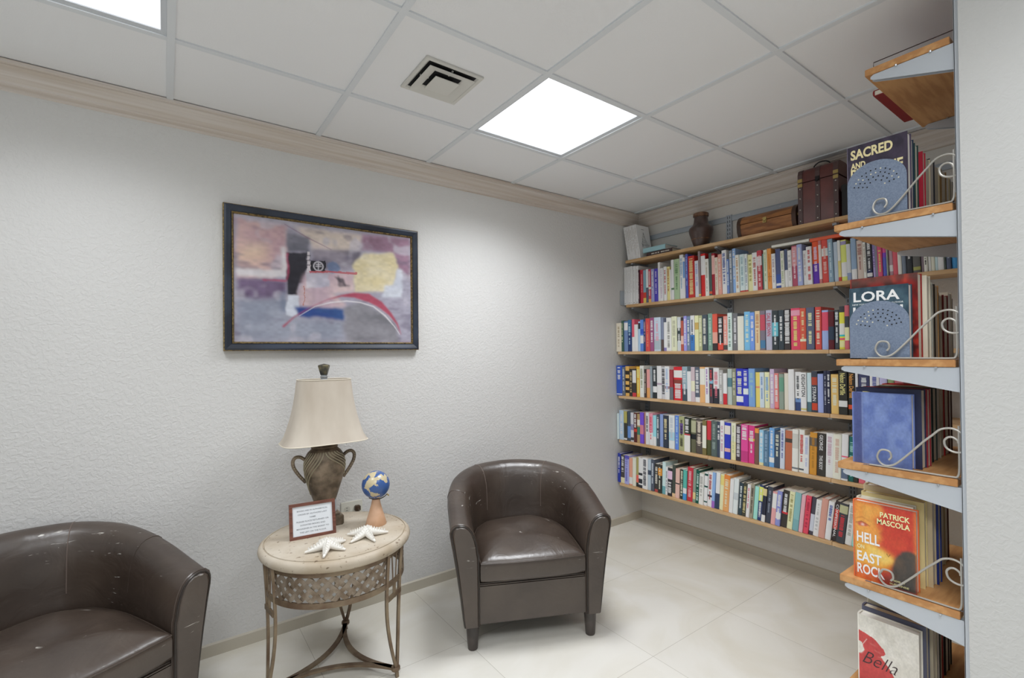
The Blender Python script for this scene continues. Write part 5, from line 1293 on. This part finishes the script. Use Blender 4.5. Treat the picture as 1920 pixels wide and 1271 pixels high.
def cover_hell():
    face = [(0,-.1),(.38,-.1),(.50,.10),(.36,.20),(.38,.27),(.46,.30),(.44,.345),(.42,.36),(.46,.40),(.44,.47),(.36,.52),(.30,.60),(0,.62)]
    return paint(120, 180, 'c84830', [
        ('poly', [(0,0),(1,0),(1,1),(0,1)], 'd04a34/c43c30', 8, 1), ('poly', face, 'ecaa54/e89a48', 4, 1), ('poly', [(0,.50),(.35,.52),(.6,.60),(.72,.66),(.55,.80),(.2,.85),(0,.9)], 'f0b850/e8a040', 6, 1),
        ('poly', [(.2,.56),(.45,.57),(.66,.66),(.5,.74),(.3,.66)], 'f4d070', 4, .9), ('poly', [(0,.8),(.3,.82),(.42,1),(0,1)], 'e07838/d8602c', 6, 1),
        ('line', ([.004,.010,.004], [(.02,.235),(.14,.20),(.26,.235)]), 'b86a34', 1, .8), ('poly', [(.04,.295),(.10,.265),(.17,.268),(.25,.30),(.16,.325),(.08,.32)], 'c85a4a', 1, .9), ('circ', (.15, .295, 0, .025, 1.5), 'e8c8c0', 1, .9), ('line', ([.004,.007,.003], [(.03,.29),(.13,.26),(.27,.30)]), '8a3c28', 0, .9),
        ('poly', [(.38,.27),(.44,.26),(.50,.29),(.47,.31),(.40,.33)], 'd46438', 2, .8),
        ('poly', [(.62,1.1),(.60,.86),(.62,.74),(.68,.62),(.78,.52),(.88,.50),(1.05,.53),(1.1,1.1)], '4a4440/5c4c40', 2, 1), ('noise', (24, 20, .33), '2c2a2a', 0, .0),
        ('poly', [(.38,1.1),(.45,.90),(.62,.86),(.64,1.1)], '8a3a2c/a04030', 4, .9),
        ('line', ([.006,.002], [(.54,.60),(.565,.63)]), '4a3020', 0, .9), ('line', ([.006,.002], [(.59,.60),(.565,.63)]), '4a3020', 0, .9)], 21, .018), [
        ('PATRICK', .44, .085, .47, .070, 'f0e0a8'), ('MASCOLA', .39, .175, .52, .070, 'f0e0a8'), ('HELL', .045, .395, .385, .135, 'f4f0ea'), ('ON', .05, .560, .12, .052, 'f0d8a8'), ('EAST', .045, .645, .41, .130, 'f4f0ea'), ('ROCK', .045, .805, .46, .130, 'f4f0ea'), ('A NOVEL OF', .60, .895, .22, .022, 'e8d8a0'), ('SUSPENSE', .58, .94, .30, .024, 'e8d8a0')]
def cover_bella():
    scarf = [(a, b*.92-.045) for a, b in [(-.1,.26),(.0,.285),(.10,.30),(.16,.315),(.24,.33),(.30,.36),(.36,.40),(.43,.45),(.46,.50),(.43,.53),(.38,.56),(.46,.63),(.55,.72),(.66,.86),(.70,1.1),(-.1,1.1),(-.1,.66),(.04,.62),(.10,.56),(.05,.46),(-.1,.42)]]
    return paint(110, 165, 'e8e4dc', [
        ('poly', [(0,0),(1,0),(1,1),(0,1)], 'e8e4dc/dcd8ce', 6, 1), ('line', ([.003,.012,.003], [(.50,.10),(.60,.20),(.74,.25)]), 'b4aca0', 2, .5), ('line', ([.002,.01,.002], [(.70,.32),(.82,.35),(.98,.33)]), 'a89c90', 2, .5), ('line', ([.002,.01,.002], [(.46,.42),(.56,.46),(.66,.455)]), 'b8a8a0', 2, .45),
        ('poly', scarf, 'cc4a4a/c04444', 0, 1), ('poly', [(-.1,.36),(.03,.38),(.09,.47),(.04,.53),(-.1,.55)], 'e4ded4', 1, .9),
        ('line', ([.004,.004], [(.05,.42),(.14,.31)]), 'f0e8e0', 0, .8), ('line', ([.006,.004], [(.20,.35),(.30,.36)]), 'e89890', 1, .7), ('line', ([.006,.004], [(.28,.42),(.38,.43)]), 'e89890', 1, .7), ('line', ([.006,.004], [(.34,.49),(.42,.49)]), 'e89890', 1, .7)], 31, .006), [
        ('Bella', .06, .47, .60, .17, '3a2c30')]
CV = {'sacred': cover_sacred, 'lora': cover_lora, 'blue': cover_blue, 'd': cover_d, 'red': cover_red, 'hell': cover_hell, 'bella': cover_bella}
# (thickness, height, cover depth, colour, description, printed cover, page brightness)
RU = {
 1: [(.036, .246, .160, '453a50', 'purple-black SACRED AND PROFANE book behind the blue-grey bookend', 'sacred'), (.030, .236, .158, '1f2d44', 'dark navy book', None), (.034, .226, .158, '1c3c38', 'dark green book', None), (.026, .215, .150, 'cbb894', 'tan book', None), (.030, .214, .150, 'b02038', 'red book', None), (.050, .205, .150, 'cfc4a8', 'cream book', None), (.052, .210, .150, '20222e', 'black book', None), (.060, .205, .150, 'd0c4a4', 'beige book', None), (.060, .200, .150, '8a6c40', 'bronze book', None), (.06, .196, .150, 'd8cda8', 'pale yellow book', None), (.05, .19, .150, '403c38', 'dark spotted book', None)],
 2: [(.036, .228, .156, '2c4250', 'dark teal LORA book behind a blue-grey bookend', 'lora'), (.044, .262, .178, '8c1c1a', 'tall mottled red and black book', 'red'), (.038, .256, .178, 'd8d2c0', 'red-banded cream book', None), (.050, .240, .170, 'b8bab0', 'grey-green book', None), (.045, .240, .168, '1e1d1c', 'black book', None), (.040, .238, .165, 'c49a68', 'worn tan book', None), (.045, .218, .155, '181718', 'short black book', None), (.050, .215, .155, 'b4a898', 'taupe book', None), (.055, .215, .155, '6e1a18', 'dark red book', None), (.050, .228, .155, 'c8c0b0', 'white-topped book', None), (.04, .21, .15, '54443c', 'brown book', None)],
 3: [(.030, .226, .156, '6c7fb8', 'plain blue clothbound book facing the room', 'blue'), (.044, .240, .172, '2a3050', 'dark navy book with a yellow D on its cover', 'd'), (.034, .240, .170, '8c2a34', 'wine red book', None), (.030, .238, .165, 'c8c2b0', 'cream book', None), (.040, .236, .160, '1f2224', 'black book', None), (.045, .236, .160, '2f3c3a', 'dark green book', None), (.045, .238, .160, 'a89c88', 'grey-beige book', None), (.060, .240, .160, 'b02424', 'red and white book', None), (.055, .238, .158, '5e1f1c', 'maroon book', None), (.05, .232, .155, '4c2a20', 'brown book', None)],
 4: [(.030, .246, .164, 'd86838', 'orange HELL ON EAST ROCK book facing the room', 'hell'), (.032, .250, .150, 'e4dccc', 'white book', None), (.030, .262, .165, 'd8c890', 'straw book', None), (.038, .280, .180, 'c8b898', 'tall tan book', None), (.034, .285, .185, '23357c', 'tall royal blue book', None), (.050, .262, .168, 'b8ac90', 'stone book', None), (.055, .258, .160, 'c4b88c', 'khaki book', None), (.060, .250, .155, 'a89c78', 'olive-beige book', None), (.050, .245, .155, '5a2a20', 'red-brown book', None)],
 5: [(.038, .236, .160, 'e0dcd2', 'white Bella book with a red scarf on its cover', 'bella'), (.034, .250, .168, '55586c', 'slate book', None), (.040, .262, .172, 'a8a08c', 'grey-tan book', None), (.040, .270, .172, '1d1d1e', 'black book', None), (.045, .262, .165, 'c8bc98', 'cream book', None), (.040, .25, .16, '8c2420', 'red book', None), (.045, .245, .155, '201c1c', 'small black book', None), (.045, .24, .155, '2a1c18', 'dark brown book', None), (.045, .235, .155, '1c1a1c', 'charcoal book', None)]}
for k, lst in RU.items():
    x = XE+.0205 if k in (1, 2) else XE+.030 if k == 3 else XE+.022
    if k == 5: x = XE+.045
    for i, (w, h, d, col, desc, cvk) in enumerate(lst):
        if x+w > XF-.005: break
        fc = CV[cvk]() if cvk else None
        lab = '%s on the %s board of the right unit' % (desc, TN[k]) if cvk else '%s on the %s board of the right unit, behind the %s' % (desc, TN[k], ' '.join(lst[i-1][4].split()[:2])+(' one' if not lst[i-1][4].split()[1] == 'book' else ''))
        if cvk == 'red': lab = 'tall mottled red and black book behind the LORA book, right unit'
        elif len(lab.split()) > 16 or cvk in ('lora', 'sacred'): lab = ('%s, right unit' % desc) if cvk else '%s on the %s board, right unit, behind the %s' % (desc, TN[k], ' '.join(lst[i-1][4].split()[:2]))
        spine = -1.994-(.012 if k in (1,) and i > 3 else 0)-random.Random(i+k*7).uniform(0, .006)*(i > 1)
        if cvk == 'red': spine = -1.985
        make_book(lab, (x+w/2, spine, TZS[k]+.0006), w, h, d, col, 'm=d8d4c8', rotz=-PI/2, seed=k*31+i, hard=True, front=fc, group='books on the right shelf unit', page=(PAGE2 if i % 3 == 0 else PAGE))
        x += w+.0006
# book lying flat on the topmost board, overhanging its front edge, and a thin wire stand beside it
t = make_book('dark red book lying flat over the front edge of the topmost board', (0, 0, 0), .021, .325, .150, '7c1418', seed=9, hard=True)
t.matrix_world = Matrix.Translation((-1.178, -2.012, TZS[0]+.0112))@Matrix(((0,0,1,0),(-1,0,0,0),(0,-1,0,0),(0,0,0,1)))
t = thing('wire_stand', 'thin dark wire stand on the topmost board of the right unit', 'wire stand', (XE+.015, 0, TZS[0]+.001))
w_ = MB(); w_.tube([(0, -2.074, 0), (0, -2.074, .019), (0, -2.2675, .019), (0, -2.2675, 0)], .0014, 6); w_.tube([(0, -2.2675, .019), (.17, -2.2675, .019)], .0014, 6); w_.tube([(0, -2.074, .0), (0.17, -2.074, 0)], .0014, 6); w_.build('wire', mat('dark_wire', '3a2a2a', .4, metal=.4), t)
